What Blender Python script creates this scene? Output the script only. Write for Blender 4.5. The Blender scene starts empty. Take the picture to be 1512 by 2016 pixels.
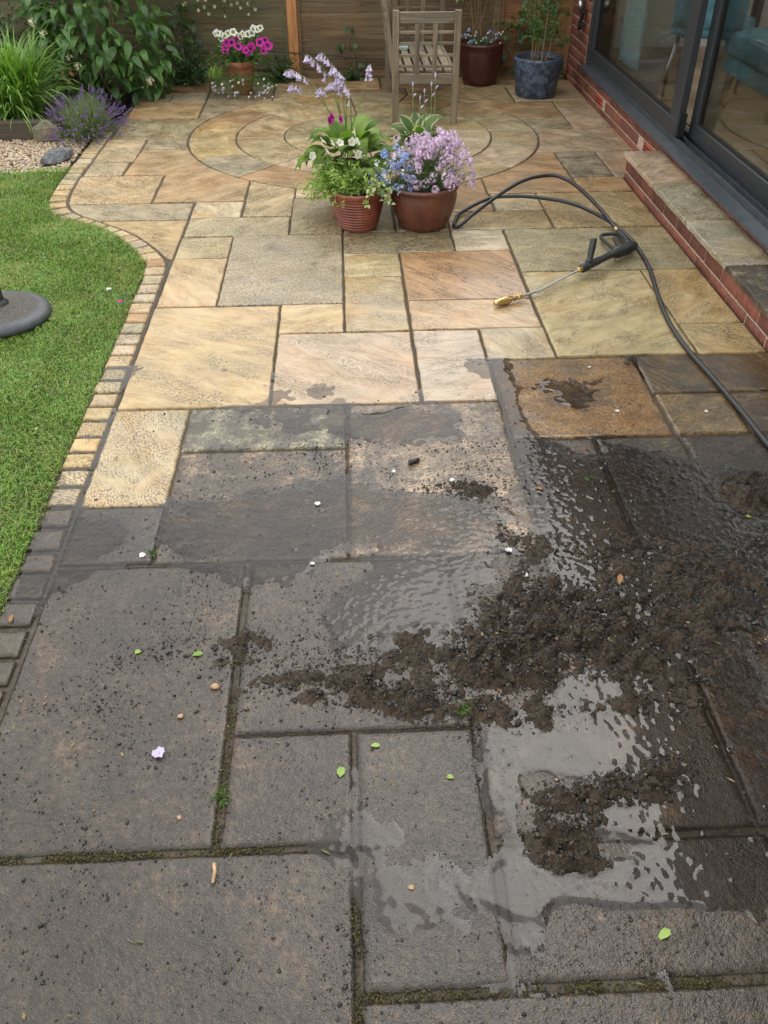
import bpy, bmesh, math, random
import numpy as np
from mathutils import Matrix, Vector, Euler
random.seed(7); rng = np.random.default_rng(7)
R = math.radians; PI = math.pi
scene = bpy.context.scene
C = scene.collection

# ---------------------------------------------------------------- camera, sky, sun, exposure
cam_d = bpy.data.cameras.new('camera'); cam = bpy.data.objects.new('camera', cam_d); C.objects.link(cam)
cam_d.sensor_fit = 'HORIZONTAL'; cam_d.sensor_width = 36.0; cam_d.lens = 36.0*1720/1512
cam_d.clip_start = 0.05; cam_d.clip_end = 500
cam.location = (0, 0, 1.72)
cam.rotation_euler = Euler((R(90-38.087), 0, R(-2.646)), 'XYZ')
scene.camera = cam
SUN_EL, SUN_AZ = 55, 25          # azimuth from +Y towards +X: the veiled sun stands high ahead, a little to the right
w = bpy.data.worlds.new('World'); scene.world = w; w.use_nodes = True
nt = w.node_tree; nt.nodes.clear()
sky = nt.nodes.new('ShaderNodeTexSky'); sky.sky_type = 'NISHITA'; sky.sun_disc = False
sky.sun_elevation = R(SUN_EL); sky.sun_rotation = R(SUN_AZ); sky.dust_density = 4.0; sky.air_density = 1.0; sky.ozone_density = 1.0
hs = nt.nodes.new('ShaderNodeHueSaturation'); hs.inputs['Saturation'].default_value = 0.32
bg = nt.nodes.new('ShaderNodeBackground'); bg.inputs['Strength'].default_value = 0.15
wo = nt.nodes.new('ShaderNodeOutputWorld')
tcw = nt.nodes.new('ShaderNodeTexCoord'); mpw = nt.nodes.new('ShaderNodeMapping'); mpw.inputs['Scale'].default_value = (1, 1, 2.2)
nzw = nt.nodes.new('ShaderNodeTexNoise'); nzw.inputs['Scale'].default_value = 2.2; nzw.inputs['Detail'].default_value = 4
crw = nt.nodes.new('ShaderNodeValToRGB'); crw.color_ramp.elements[0].position = .3; crw.color_ramp.elements[0].color = (6.0, 6.1, 6.3, 1); crw.color_ramp.elements[1].position = .72; crw.color_ramp.elements[1].color = (10.0, 10.0, 10.0, 1)
mxw = nt.nodes.new('ShaderNodeMix'); mxw.data_type = 'RGBA'; mxw.inputs[0].default_value = .78      # closed cloud cover over most of the sky
nt.links.new(tcw.outputs['Generated'], mpw.inputs[0]); nt.links.new(mpw.outputs[0], nzw.inputs['Vector']); nt.links.new(nzw.outputs[0], crw.inputs[0])
nt.links.new(sky.outputs[0], hs.inputs['Color']); nt.links.new(hs.outputs[0], mxw.inputs[6]); nt.links.new(crw.outputs[0], mxw.inputs[7]); nt.links.new(mxw.outputs[2], bg.inputs[0]); nt.links.new(bg.outputs[0], wo.inputs[0])
sd = bpy.data.lights.new('sun', 'SUN'); sd.energy = 0.5; sd.angle = R(36); sd.color = (1, 0.96, 0.9)
so = bpy.data.objects.new('sun', sd); C.objects.link(so)
dv = Vector((math.sin(R(SUN_AZ))*math.cos(R(SUN_EL)), math.cos(R(SUN_AZ))*math.cos(R(SUN_EL)), math.sin(R(SUN_EL))))
so.rotation_euler = dv.to_track_quat('Z', 'Y').to_euler(); so.location = (-5, 3, 9)
vs = scene.view_settings; vs.view_transform = 'Standard'; vs.look = 'None'; vs.gamma = 1.0; vs.use_curve_mapping = False
vs.exposure = 1.0
cy = scene.cycles; cy.max_bounces = 6; cy.diffuse_bounces = 2; cy.glossy_bounces = 3; cy.transmission_bounces = 3; cy.transparent_max_bounces = 8; cy.caustics_reflective = False; cy.caustics_refractive = False

# ---------------------------------------------------------------- mesh helpers
class MB:
    def __init__(s): s.v = []; s.f = []; s.smooth = True
    def add(s, vs, fs):
        o = len(s.v); s.v += [tuple(p) for p in vs]; s.f += [tuple(i+o for i in f) for f in fs]; return s
    def box(s, x0, x1, y0, y1, z0, z1, M=None):
        vs = [(x0,y0,z0),(x1,y0,z0),(x1,y1,z0),(x0,y1,z0),(x0,y0,z1),(x1,y0,z1),(x1,y1,z1),(x0,y1,z1)]
        if M is not None: vs = [M @ Vector(p) for p in vs]
        return s.add(vs, [(0,3,2,1),(4,5,6,7),(0,1,5,4),(1,2,6,5),(2,3,7,6),(3,0,4,7)])
    def bbox(s, x0, x1, y0, y1, z0, z1, b=0.004, jit=0, M=None):
        """box with chamfered top edges and vertical edges"""
        def ring(i, z): return [(x0+i,y0+i*0.0+0,z)]
        out = []
        for (i, z) in ((b, z0), (0, z0+b), (0, z1-b), (b, z1)):
            c = b
            r = [(x0+i+c*(0 if i else 1),y0+i,z),(x1-i-c*(0 if i else 1),y0+i,z),(x1-i,y0+i+c*(0 if i else 1),z),(x1-i,y1-i-c*(0 if i else 1),z),
                 (x1-i-c*(0 if i else 1),y1-i,z),(x0+i+c*(0 if i else 1),y1-i,z),(x0+i,y1-i-c*(0 if i else 1),z),(x0+i,y0+i+c*(0 if i else 1),z)]
            if i:
                r = [(x0+i+c*.4,y0+i,z),(x1-i-c*.4,y0+i,z),(x1-i,y0+i+c*.4,z),(x1-i,y1-i-c*.4,z),(x1-i-c*.4,y1-i,z),(x0+i+c*.4,y1-i,z),(x0+i,y1-i-c*.4,z),(x0+i,y0+i+c*.4,z)]
            out += r
        if jit: out = [(x+random.uniform(-jit,jit), y+random.uniform(-jit,jit), z+random.uniform(-jit,jit)) for x,y,z in out]
        if M is not None: out = [M @ Vector(p) for p in out]
        fs = [tuple(range(7,-1,-1)), tuple(range(24,32))]
        for k in range(3):
            for j in range(8):
                a = k*8+j; b2 = k*8+(j+1)%8; fs.append((a, b2, b2+8, a+8))
        return s.add(out, fs)
    def tube(s, pts, rad, n=8, cap=True):
        pts = [Vector(p) for p in pts]; m = len(pts)
        if not hasattr(rad, '__len__'): rad = [rad]*m
        vs = []; up = Vector((0,0,1)); prev = None
        for i, p in enumerate(pts):
            t = (pts[min(i+1,m-1)]-pts[max(i-1,0)]).normalized()
            if prev is None:
                a = t.cross(up)
                if a.length < .05: a = t.cross(Vector((1,0,0)))
            else: a = prev - t*prev.dot(t)
            a.normalize(); prev = a; b = t.cross(a)
            for k in range(n):
                an = 2*PI*k/n; vs.append(p+(a*math.cos(an)+b*math.sin(an))*rad[i])
        fs = []
        for i in range(m-1):
            for k in range(n):
                q = i*n+k; r2 = i*n+(k+1)%n; fs.append((q, r2, r2+n, q+n))
        if cap: fs.append(tuple(range(n-1,-1,-1))); fs.append(tuple(range((m-1)*n, m*n)))
        return s.add(vs, fs)
    def lathe(s, prof, n=32, M=None, close=False):
        vs = []
        for r, z in prof:
            for k in range(n): a = 2*PI*k/n; vs.append(Vector((r*math.cos(a), r*math.sin(a), z)))
        if M is not None: vs = [M @ p for p in vs]
        fs = []
        for i in range(len(prof)-1):
            for k in range(n):
                q = i*n+k; r2 = i*n+(k+1)%n; fs.append((q, r2, r2+n, q+n))
        if close: fs.append(tuple(range(n-1,-1,-1))); fs.append(tuple(range((len(prof)-1)*n, len(prof)*n)))
        return s.add(vs, fs)
    def mesh(s, name, mat, smooth=True):
        me = bpy.data.meshes.new(name); me.from_pydata([tuple(p) for p in s.v], [], s.f); me.update()
        if smooth: me.polygons.foreach_set('use_smooth', [True]*len(me.polygons))
        me.materials.append(mat); return me

def link(name, me, parent=None, M=None):
    o = bpy.data.objects.new(name, me); C.objects.link(o)
    if M is not None: o.matrix_basis = M
    o.parent = parent
    return o
def obj(name, mb, mat, parent=None, smooth=False, M=None):
    return link(name, mb.mesh(name, mat, smooth), parent, M)
def tag(o, label=None, cat=None, group=None, kind=None):
    if label: o['label'] = label
    if cat: o['category'] = cat
    if group: o['group'] = group
    if kind: o['kind'] = kind
    return o
def empty(name, loc, label, cat, group=None, rz=0):
    o = bpy.data.objects.new(name, None); C.objects.link(o); o.location = loc; o.rotation_euler = (0,0,rz); o.empty_display_size = .05
    return tag(o, label, cat, group)
def np_mesh(name, V, F, mat, smooth=True):
    """V (n,3), F (m,k) arrays -> mesh, fast"""
    me = bpy.data.meshes.new(name); V = np.asarray(V, dtype=np.float32); F = np.asarray(F, dtype=np.int32); k = F.shape[1]
    me.vertices.add(len(V)); me.vertices.foreach_set('co', V.ravel())
    me.loops.add(F.size); me.loops.foreach_set('vertex_index', F.ravel())
    me.polygons.add(len(F)); me.polygons.foreach_set('loop_start', np.arange(0, F.size, k, dtype=np.int32)); me.polygons.foreach_set('loop_total', np.full(len(F), k, dtype=np.int32))
    me.polygons.foreach_set('use_smooth', np.full(len(F), smooth)); me.materials.append(mat); me.update(calc_edges=True); return me
def frame(pos, d, roll=0.0, s=1.0, up=(0,0,1)):
    """matrix whose +Y points along d, +Z roughly up"""
    y = Vector(d).normalized(); u = Vector(up)
    x = y.cross(u)
    if x.length < 1e-3: x = Vector((1,0,0))
    x.normalize(); z = x.cross(y)
    Mr = Matrix((x, y, z)).transposed().to_4x4()
    return Matrix.Translation(Vector(pos)) @ Mr @ Matrix.Rotation(roll, 4, 'Y') @ Matrix.Scale(s, 4)
def spline(pts, n=8):
    P = [Vector(p) for p in pts]; P = [P[0]*2-P[1]] + P + [P[-1]*2-P[-2]]; out = []
    for i in range(1, len(P)-2):
        for k in range(n):
            t = k/n; a, b, c, d = P[i-1], P[i], P[i+1], P[i+2]
            out.append(.5*((2*b)+(c-a)*t+(2*a-5*b+4*c-d)*t*t+(3*b-a-3*c+d)*t**3))
    out.append(P[-2]); return out

# numpy noise
_lat = rng.random((256, 256))
def vnoise(x, y, s, ox=0, oy=0):
    X = x/s+ox; Y = y/s+oy; xi = np.floor(X).astype(int); yi = np.floor(Y).astype(int); fx = X-xi; fy = Y-yi
    fx = fx*fx*(3-2*fx); fy = fy*fy*(3-2*fy); g = lambda a, b: _lat[a % 256, b % 256]
    return (g(xi,yi)*(1-fx)+g(xi+1,yi)*fx)*(1-fy)+(g(xi,yi+1)*(1-fx)+g(xi+1,yi+1)*fx)*fy-.5
def fbm(x, y, s, o=4, gain=.5, ox=0):
    t = 0; a = 1
    for k in range(o): t = t+a*vnoise(x, y, s/2**k, ox+17.3*k, 31.7*k+ox*1.7); a *= gain
    return t

# ---------------------------------------------------------------- material helpers
class NT:
    def __init__(s, name):
        s.m = bpy.data.materials.new(name); s.m.use_nodes = True; s.t = s.m.node_tree; s.t.nodes.clear()
        s.out = s.t.nodes.new('ShaderNodeOutputMaterial')
    def n(s, typ, ins=None, **kw):
        nd = s.t.nodes.new('ShaderNode'+typ)
        for k, v in kw.items(): setattr(nd, k, v)
        for k, v in (ins or {}).items(): s.set(nd.inputs[k], v)
        return nd
    def set(s, sock, v):
        if hasattr(v, 'is_output') or isinstance(v, bpy.types.NodeSocket): s.t.links.new(v, sock)
        elif isinstance(v, (tuple, list)) and len(v) == 3 and sock.type == 'RGBA': sock.default_value = (*v, 1)
        else: sock.default_value = v
    def math(s, op, a, b=0.0, c=None, clamp=False):
        nd = s.n('Math', operation=op, use_clamp=clamp); s.set(nd.inputs[0], a); s.set(nd.inputs[1], b)
        if c is not None: s.set(nd.inputs[2], c)
        return nd.outputs[0]
    def mix(s, f, a, b, blend='MIX'):
        nd = s.n('Mix', data_type='RGBA', blend_type=blend); s.set(nd.inputs[0], f); s.set(nd.inputs[6], a); s.set(nd.inputs[7], b); return nd.outputs[2]
    def mixf(s, f, a, b):
        nd = s.n('Mix', data_type='FLOAT'); s.set(nd.inputs[0], f); s.set(nd.inputs[2], a); s.set(nd.inputs[3], b); return nd.outputs[0]
    def noise(s, vec, scale, detail=4, rough=.55, dist=0.0):
        return s.n('TexNoise', {'Vector': vec, 'Scale': scale, 'Detail': detail, 'Roughness': rough, 'Distortion': dist}).outputs[0]
    def ramp(s, v, a, b, lo=0.0, hi=1.0):
        nd = s.n('MapRange', {'Value': v, 'From Min': a, 'From Max': b, 'To Min': lo, 'To Max': hi}); nd.interpolation_type = 'SMOOTHSTEP'; return nd.outputs[0]
    def cr(s, v, stops):
        nd = s.n('ValToRGB', {'Fac': v}); e = nd.color_ramp.elements
        while len(e) < len(stops): e.new(.5)
        for k, (p, c) in enumerate(stops): e[k].position = p; e[k].color = (*c, 1)
        return nd.outputs[0]
    def bump(s, h, dist, strength=1.0, normal=None):
        ins = {'Height': h, 'Distance': dist, 'Strength': strength}
        if normal is not None: ins['Normal'] = normal
        return s.n('Bump', ins).outputs[0]
    def mapv(s, vec, scale=(1,1,1), loc=(0,0,0), rot=(0,0,0)):
        return s.n('Mapping', {'Vector': vec, 'Scale': scale, 'Location': loc, 'Rotation': rot}).outputs[0]
    def pbr(s, **ins):
        nd = s.n('BsdfPrincipled'); 
        for k, v in ins.items(): s.set(nd.inputs[k.replace('_', ' ')], v)
        s.t.links.new(nd.outputs[0], s.out.inputs[0]); return s.m
def simple(name, col, rough=.5, var=.25, scale=30, bump=0.0, bscale=80, island=0.0, **kw):
    t = NT(name); tc = t.n('TexCoord').outputs['Object']
    n1 = t.noise(tc, scale, 5)
    c = t.mix(t.ramp(n1, .3, .7), tuple(v*(1-var) for v in col), tuple(min(1, v*(1+var)) for v in col))
    if island:
        r = t.n('NewGeometry').outputs['Random Per Island']
        c = t.mix(1.0, c, t.cr(r, [(0, (1-island,)*3), (1, (1+island*.0+.0, 1, 1))]), 'MULTIPLY')
    ins = dict(Base_Color=c, Roughness=rough, **kw)
    if bump: ins['Normal'] = t.bump(t.noise(tc, bscale, 4), bump)
    return t.pbr(**ins)

def objprop(t, name):
    return t.n('Attribute', attribute_type='OBJECT', attribute_name=name).outputs['Fac']

def stone_mat():
    t = NT('riven_sandstone'); oi = t.n('ObjectInfo'); tc = t.n('TexCoord').outputs['Object']; geo = t.n('NewGeometry').outputs['Position']
    rnd = oi.outputs['Random']; base = oi.outputs['Color']; grime = objprop(t, 'grime'); wet = objprop(t, 'wet')
    off = t.n('CombineXYZ', {'X': t.math('MULTIPLY', rnd, 37.0), 'Y': t.math('MULTIPLY', rnd, 91.0), 'Z': t.math('MULTIPLY', rnd, 13.0)}).outputs[0]
    rot = t.n('VectorRotate', {'Vector': tc, 'Angle': t.math('MULTIPLY', t.math('SUBTRACT', rnd, .45), 2.2)}, rotation_type='Z_AXIS').outputs[0]
    v = t.n('VectorMath', operation='ADD', ); t.set(v.inputs[0], rot); t.set(v.inputs[1], off); vec = v.outputs[0]
    st = t.mapv(vec, (1.3, 4.6, 1.0))
    strata = t.noise(st, 2.6, 4, .6, 1.2)
    fine = t.noise(t.mapv(vec, (1.0, 3.5, 1.0)), 22, 3, .65, .6)
    patch = t.noise(vec, 3.2, 2, .5, .4)
    c = t.mix(t.ramp(strata, .28, .75), t.mix(1.0, base, (.74, .66, .52), 'MULTIPLY'), t.mix(1.0, base, (1.14, 1.13, 1.10), 'MULTIPLY'))
    c = t.mix(t.math('MULTIPLY', t.ramp(patch, .52, .74), .55), c, t.mix(1.0, base, (.98, .70, .40), 'MULTIPLY'))
    c = t.mix(t.math('MULTIPLY', t.ramp(patch, .50, .32), .50), c, t.mix(1.0, base, (.62, .66, .62), 'MULTIPLY'))
    c = t.mix(t.math('MULTIPLY', t.ramp(fine, .35, .7), .45), c, t.mix(1.0, base, (1.22, 1.22, 1.25), 'MULTIPLY'))
    # pits holding black algae
    pit = t.noise(t.mapv(vec, (1, 2.2, 1)), 85, 2, .65)
    area = t.noise(t.mapv(vec, (1, 1.8, 1)), 5.0, 3, .62, .5)
    pm = t.math('MULTIPLY', t.ramp(pit, .47, .58), t.ramp(t.math('ADD', area, t.math('MULTIPLY', grime, .75)), .43, .66))
    c = t.mix(t.math('MULTIPLY', pm, .74), c, (.055, .046, .030))
    # grime film (black algae and mud)
    gn = t.noise(geo, 6.5, 5, .68, .5); gf = t.noise(geo, 46, 3, .68)
    gv = t.math('ADD', t.math('ADD', t.math('MULTIPLY', gn, .9), t.math('MULTIPLY', gf, .45)), t.math('MULTIPLY', grime, 1.25))
    gm = t.ramp(gv, 1.04, 1.36)
    gb = t.noise(geo, 2.3, 3, .55, .8)
    gcol = t.cr(t.math('ADD', t.math('ADD', t.math('MULTIPLY', gn, .45), t.math('MULTIPLY', gf, .50)), t.math('MULTIPLY', gb, .30)), [(.46, (.007, .006, .005)), (.59, (.020, .0155, .011)), (.70, (.055, .040, .025)), (.84, (.16, .11, .06))])
    c = t.mix(t.math('MULTIPLY', gm, .92), c, gcol)
    sg = t.noise(geo, 300, 1, .55)
    c = t.mix(t.math('MULTIPLY', t.math('MULTIPLY', t.ramp(sg, .62, .72), gm), .28), c, (.22, .165, .11))
    c = t.mix(t.math('MULTIPLY', t.math('MULTIPLY', t.ramp(sg, .38, .30), gm), .3), c, (.012, .010, .009))
    film = t.n('Attribute', attribute_type='GEOMETRY', attribute_name='film').outputs['Fac']; fm = t.ramp(t.math('ADD', film, t.math('MULTIPLY', t.math('SUBTRACT', gn, .5), .7)), .25, .9)
    wn = t.math('MAXIMUM', t.ramp(t.math('ADD', gn, t.math('MULTIPLY', wet, .75)), .62, .95), fm)
    wnp = t.n('Gamma', {'Color': c, 'Gamma': t.math('ADD', t.mixf(wn, 1.0, 1.14), t.math('MULTIPLY', fm, .14))}).outputs[0]
    h = t.math('ADD', t.math('MULTIPLY', strata, t.mixf(gm, 1.0, .45)), t.math('ADD', t.math('MULTIPLY', fine, .35), t.math('MULTIPLY', pit, -.16)))
    hg = t.math('ADD', t.math('MULTIPLY', sg, .6), t.math('MULTIPLY', gf, 1.7))
    n1 = t.bump(h, .0075)
    n2 = t.bump(hg, t.math('MULTIPLY', gm, .0021), 1.0, n1)
    return t.pbr(Base_Color=wnp, Roughness=t.mixf(wn, .58, .30), Normal=n2, Coat_Weight=t.math('MULTIPLY', wn, .6), Coat_Normal=t.bump(hg, t.math('MULTIPLY', gm, .0016)), Coat_Roughness=.09, Coat_IOR=1.33, Specular_IOR_Level=.35)
M = {}
M['stone'] = stone_mat()
def bed_mat():
    t = NT('joint_mortar'); geo = t.n('NewGeometry').outputs['Position']
    n = t.noise(geo, 70, 5, .7); n2 = t.noise(geo, 5, 4)
    c = t.cr(n, [(.3, (.035, .028, .021)), (.6, (.085, .066, .047)), (.8, (.15, .118, .083))])
    moss = t.ramp(t.noise(geo, 9, 5, .6), .52, .62)
    c = t.mix(t.math('MULTIPLY', moss, .3), c, (.05, .052, .015))
    return t.pbr(Base_Color=c, Roughness=.7, Normal=t.bump(n, .01))
M['bed'] = bed_mat()
def soil_mat():
    t = NT('dark_soil'); geo = t.n('NewGeometry').outputs['Position']; n = t.noise(geo, 60, 8, .7)
    return t.pbr(Base_Color=t.cr(n, [(.3, (.018, .013, .010)), (.7, (.07, .05, .035))]), Roughness=.85, Normal=t.bump(n, .02))
M['soil'] = soil_mat()
def mud_mat(name='wet_mud', k=1.0):
    t = NT(name); geo = t.n('NewGeometry').outputs['Position']; n = t.noise(geo, 110, 5, .75); n2 = t.noise(geo, 12, 4)
    isl = t.n('NewGeometry').outputs['Random Per Island']
    c = t.cr(n, [(.3, (.010*k, .008*k, .006*k)), (.5, (.054*k, .037*k, .022*k)), (.72, (.17*k, .115*k, .062*k))])
    c = t.mix(t.math('MULTIPLY', t.ramp(n2, .45, .7), .5), c, (.075*k, .052*k, .030*k))
    return t.pbr(Base_Color=c, Roughness=.36, Normal=t.bump(n, .016), Specular_IOR_Level=.5)
M['mud'] = mud_mat()
def clump_mat():
    t = NT('wet_dirt_clump'); tc = t.n('NewGeometry').outputs['Position']; isl = t.n('NewGeometry').outputs['Random Per Island']
    c = t.cr(isl, [(0, (.010, .009, .008)), (.6, (.020, .016, .013)), (.88, (.045, .032, .021)), (.985, (.085, .060, .038)), (1, (.32, .22, .12))])
    n = t.noise(tc, 260, 3)
    return t.pbr(Base_Color=c, Roughness=.30, Normal=t.bump(n, .003), Specular_IOR_Level=.5)
M['clump'] = clump_mat()
def water_mat():
    t = NT('silty_water'); geo = t.n('NewGeometry').outputs['Position']
    nb = t.bump(t.noise(geo, 26, 2, .5), .00035)
    fr = t.n('Fresnel', {'IOR': 1.34, 'Normal': nb}).outputs[0]
    tr = t.n('BsdfTransparent', {'Color': (.84, .82, .79)}).outputs[0]
    df = t.n('BsdfDiffuse', {'Color': (.052, .050, .048)}).outputs[0]
    silt = t.ramp(t.noise(geo, 5, 3, .6), .35, .7, .03, .25)
    body = t.n('MixShader', {0: silt, 1: tr, 2: df}).outputs[0]
    gl = t.n('BsdfGlossy', {'Color': (1,1,1), 'Roughness': .015, 'Normal': nb}).outputs[0]
    ms = t.n('MixShader', {0: fr, 1: body, 2: gl})
    t.t.links.new(ms.outputs[0], t.out.inputs[0]); return t.m
M['water'] = water_mat()
def glass_mat():
    t = NT('window_glass'); fr = t.n('Fresnel', {'IOR': 1.45}).outputs[0]
    tr = t.n('BsdfTransparent', {'Color': (.90, .92, .91)}).outputs[0]; gl = t.n('BsdfGlossy', {'Roughness': .005}).outputs[0]
    ms = t.n('MixShader', {0: t.math('MULTIPLY', fr, .62), 1: tr, 2: gl}); t.t.links.new(ms.outputs[0], t.out.inputs[0]); return t.m
M['glass'] = glass_mat()
def brick_mat(name, col, var=.35):
    t = NT(name); oi = t.n('ObjectInfo'); tc = t.n('TexCoord').outputs['Object']; geo = t.n('NewGeometry').outputs['Position']; r = oi.outputs['Random']
    n = t.noise(geo, 34, 6, .65)
    c = t.mix(r, tuple(v*(1-var) for v in col), tuple(v*(1+var) for v in col))
    c = t.mix(t.ramp(n, .35, .75), t.mix(1.0, c, (.6, .55, .55), 'MULTIPLY'), c)
    return t.pbr(Base_Color=c, Roughness=.7, Normal=t.bump(t.noise(geo, 140, 5, .6), .004))
M['brick'] = brick_mat('red_brown_brick', (.24, .082, .050))
M['airbrick'] = brick_mat('orange_terracotta', (.50, .085, .03), .1)
M['mortar'] = simple('sandy_mortar', (.42, .34, .25), .9, .3, 60, .004, 150)
def wood_mat(name, c1, c2, rough=.75, axis=0, moss=0.0, mcol=(.06,.07,.03)):
    t = NT(name); tc = t.n('TexCoord').outputs['Object']; oi = t.n('ObjectInfo'); r = oi.outputs['Random']
    sc = [26, 26, 26]; sc[axis] = 1.6
    v = t.n('VectorMath', operation='ADD'); t.set(v.inputs[0], t.mapv(tc, tuple(sc))); t.set(v.inputs[1], t.n('CombineXYZ', {'X': t.math('MULTIPLY', r, 50.0), 'Y': t.math('MULTIPLY', r, 23.0)}).outputs[0])
    g = t.noise(v.outputs[0], 1.6, 6, .65, 1.0); p = t.noise(tc, 4, 5, .6)
    c = t.mix(t.ramp(g, .3, .7), c1, c2)
    c = t.mix(1.0, c, t.cr(r, [(0, (.72, .72, .72)), (1, (1.18, 1.12, 1.05))]), 'MULTIPLY')
    if moss: c = t.mix(t.math('MULTIPLY', t.ramp(p, .42, .68), moss), c, mcol)
    return t.pbr(Base_Color=c, Roughness=rough, Normal=t.bump(g, .004))
M['fence_green'] = wood_mat('weathered_green_fence_wood', (.07, .058, .032), (.165, .135, .075), .8, 0, .55, (.12, .125, .06))
M['fence_brown'] = wood_mat('brown_fence_wood', (.095, .062, .032), (.22, .148, .08), .8, 0, .45, (.11, .105, .055))
M['fence_red'] = wood_mat('reddish_fence_wood', (.19, .09, .04), (.38, .20, .09), .8, 0, .2, (.10, .075, .035))
M['post'] = wood_mat('orange_brown_post_wood', (.27, .12, .04), (.44, .22, .08), .7, 2)
M['bench'] = wood_mat('silvered_teak', (.13, .105, .072), (.30, .255, .185), .8, 1, .4, (.085, .08, .045))
M['bench_z'] = wood_mat('silvered_teak_upright', (.10, .08, .055), (.25, .205, .145), .8, 2, .45, (.08, .075, .042))
M['bench_x'] = wood_mat('silvered_teak_crosswise', (.13, .105, .072), (.30, .255, .185), .8, 0, .4, (.085, .08, .045))
M['sleeper'] = wood_mat('old_sleeper_wood', (.045, .032, .022), (.11, .08, .055), .85, 0, .4, (.05, .05, .03))
def leaf_mat(name, c1, c2, rough=.42, back=None, vein=0.0, island=True, edge=None):
    t = NT(name); oi = t.n('ObjectInfo'); r = oi.outputs['Random']; g = t.n('NewGeometry'); isl = g.outputs['Random Per Island']
    f = t.math('FRACT', t.math('ADD', r, isl)); tc = t.n('TexCoord').outputs['Object']
    c = t.mix(f, c1, c2)
    uvs = t.n('TexCoord').outputs['UV']
    if edge is not None:
        at = t.n('Attribute', attribute_type='GEOMETRY', attribute_name='edge').outputs['Fac']
        c = t.mix(t.ramp(at, .62, .78), c, edge)
    nrm = None
    if vein:
        at = t.n('Attribute', attribute_type='GEOMETRY', attribute_name='edge').outputs['Fac']
        nrm = t.bump(t.math('SINE', t.math('MULTIPLY', at, 28.0)), vein)
    p = t.n('BsdfPrincipled', {'Base Color': c, 'Roughness': rough, 'Specular IOR Level': .45})
    if nrm is not None: t.set(p.inputs['Normal'], nrm)
    tl = t.n('BsdfTranslucent', {'Color': t.mix(1.0, c, (1.25, 1.4, .6), 'MULTIPLY')}).outputs[0]
    ms = t.n('MixShader', {0: .28, 1: p.outputs[0], 2: tl}); t.t.links.new(ms.outputs[0], t.out.inputs[0]); return t.m
M['shrub_leaf'] = leaf_mat('glossy_shrub_leaf', (.035, .09, .022), (.10, .20, .045), .32)
M['day_leaf'] = leaf_mat('strap_leaf', (.08, .18, .025), (.22, .38, .07), .42)
M['hosta_leaf'] = leaf_mat('hosta_leaf', (.15, .28, .045), (.31, .45, .10), .38, vein=.004)
M['hosta_var'] = leaf_mat('cream_edged_hosta_leaf', (.10, .20, .05), (.17, .28, .075), .38, vein=.004, edge=(.62, .62, .36))
M['light_leaf'] = leaf_mat('light_green_foliage', (.16, .30, .045), (.36, .48, .12), .5)
M['mid_leaf'] = leaf_mat('mid_green_foliage', (.04, .10, .02), (.12, .21, .05), .5)
M['dark_leaf'] = leaf_mat('dark_ivy_leaf', (.018, .048, .015), (.06, .12, .03), .4)
M['cream_leaf'] = leaf_mat('cream_trailing_leaf', (.36, .42, .18), (.62, .64, .36), .5)
M['yellow_leaf'] = leaf_mat('yellow_green_leaf', (.16, .24, .04), (.46, .44, .09), .42)
M['grey_leaf'] = leaf_mat('grey_green_stems', (.07, .11, .045), (.19, .23, .11), .6)
M['grass_plain'] = leaf_mat('lawn_grass_blade', (.075, .15, .018), (.24, .33, .06), .45)
def grass_mat():
    t = NT('lawn_grass_blade'); g = t.n('NewGeometry'); geo = g.outputs['Position']; isl = g.outputs['Random Per Island']
    n = t.noise(geo, 3.2, 4, .6, .4); n2 = t.noise(geo, 11, 3, .6)
    c = t.mix(isl, (.085, .19, .018), (.25, .41, .06)); c = t.mix(t.math('MULTIPLY', t.ramp(n, .47, .68), .5), c, (.32, .34, .08)); c = t.mix(t.math('MULTIPLY', t.ramp(n2, .58, .70), .5), c, (.055, .11, .014))
    c = t.mix(t.ramp(isl, .93, .95), c, (.42, .34, .16))
    p = t.n('BsdfPrincipled', {'Base Color': c, 'Roughness': .5}); tl = t.n('BsdfTranslucent', {'Color': c}).outputs[0]
    ms = t.n('MixShader', {0: .25, 1: p.outputs[0], 2: tl}); t.t.links.new(ms.outputs[0], t.out.inputs[0]); return t.m
M['grass'] = grass_mat()
def petal(name, c1, c2, rough=.6, tr=.3):
    t = NT(name); oi = t.n('ObjectInfo'); r = oi.outputs['Random']; isl = t.n('NewGeometry').outputs['Random Per Island']
    c = t.mix(t.math('FRACT', t.math('ADD', r, isl)), c1, c2)
    p = t.n('BsdfPrincipled', {'Base Color': c, 'Roughness': rough}); tl = t.n('BsdfTranslucent', {'Color': c}).outputs[0]
    ms = t.n('MixShader', {0: tr, 1: p.outputs[0], 2: tl}); t.t.links.new(ms.outputs[0], t.out.inputs[0]); return t.m
M['white'] = petal('white_petal', (.78, .78, .74), (.86, .86, .84))
M['magenta'] = petal('magenta_petal', (.50, .01, .25), (.66, .03, .38))
M['lilac'] = petal('pale_lilac_petal', (.52, .42, .62), (.74, .66, .80))
M['pink'] = petal('lilac_pink_petal', (.62, .42, .62), (.84, .70, .82))
M['blue'] = petal('pale_blue_petal', (.20, .30, .68), (.48, .60, .86))
M['purple'] = petal('purple_petal', (.12, .065, .21), (.26, .15, .38))
M['violet'] = petal('deep_violet_throat', (.06, .005, .06), (.10, .01, .10))
M['cream'] = petal('cream_petal', (.66, .62, .36), (.8, .78, .55))
M['stem'] = simple('green_stem', (.16, .22, .07), .55, .3)
M['brownstem'] = simple('brown_stem', (.22, .15, .08), .7, .3)
M['dead'] = leaf_mat('withered_leaf', (.22, .10, .03), (.40, .22, .08), .7)
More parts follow.
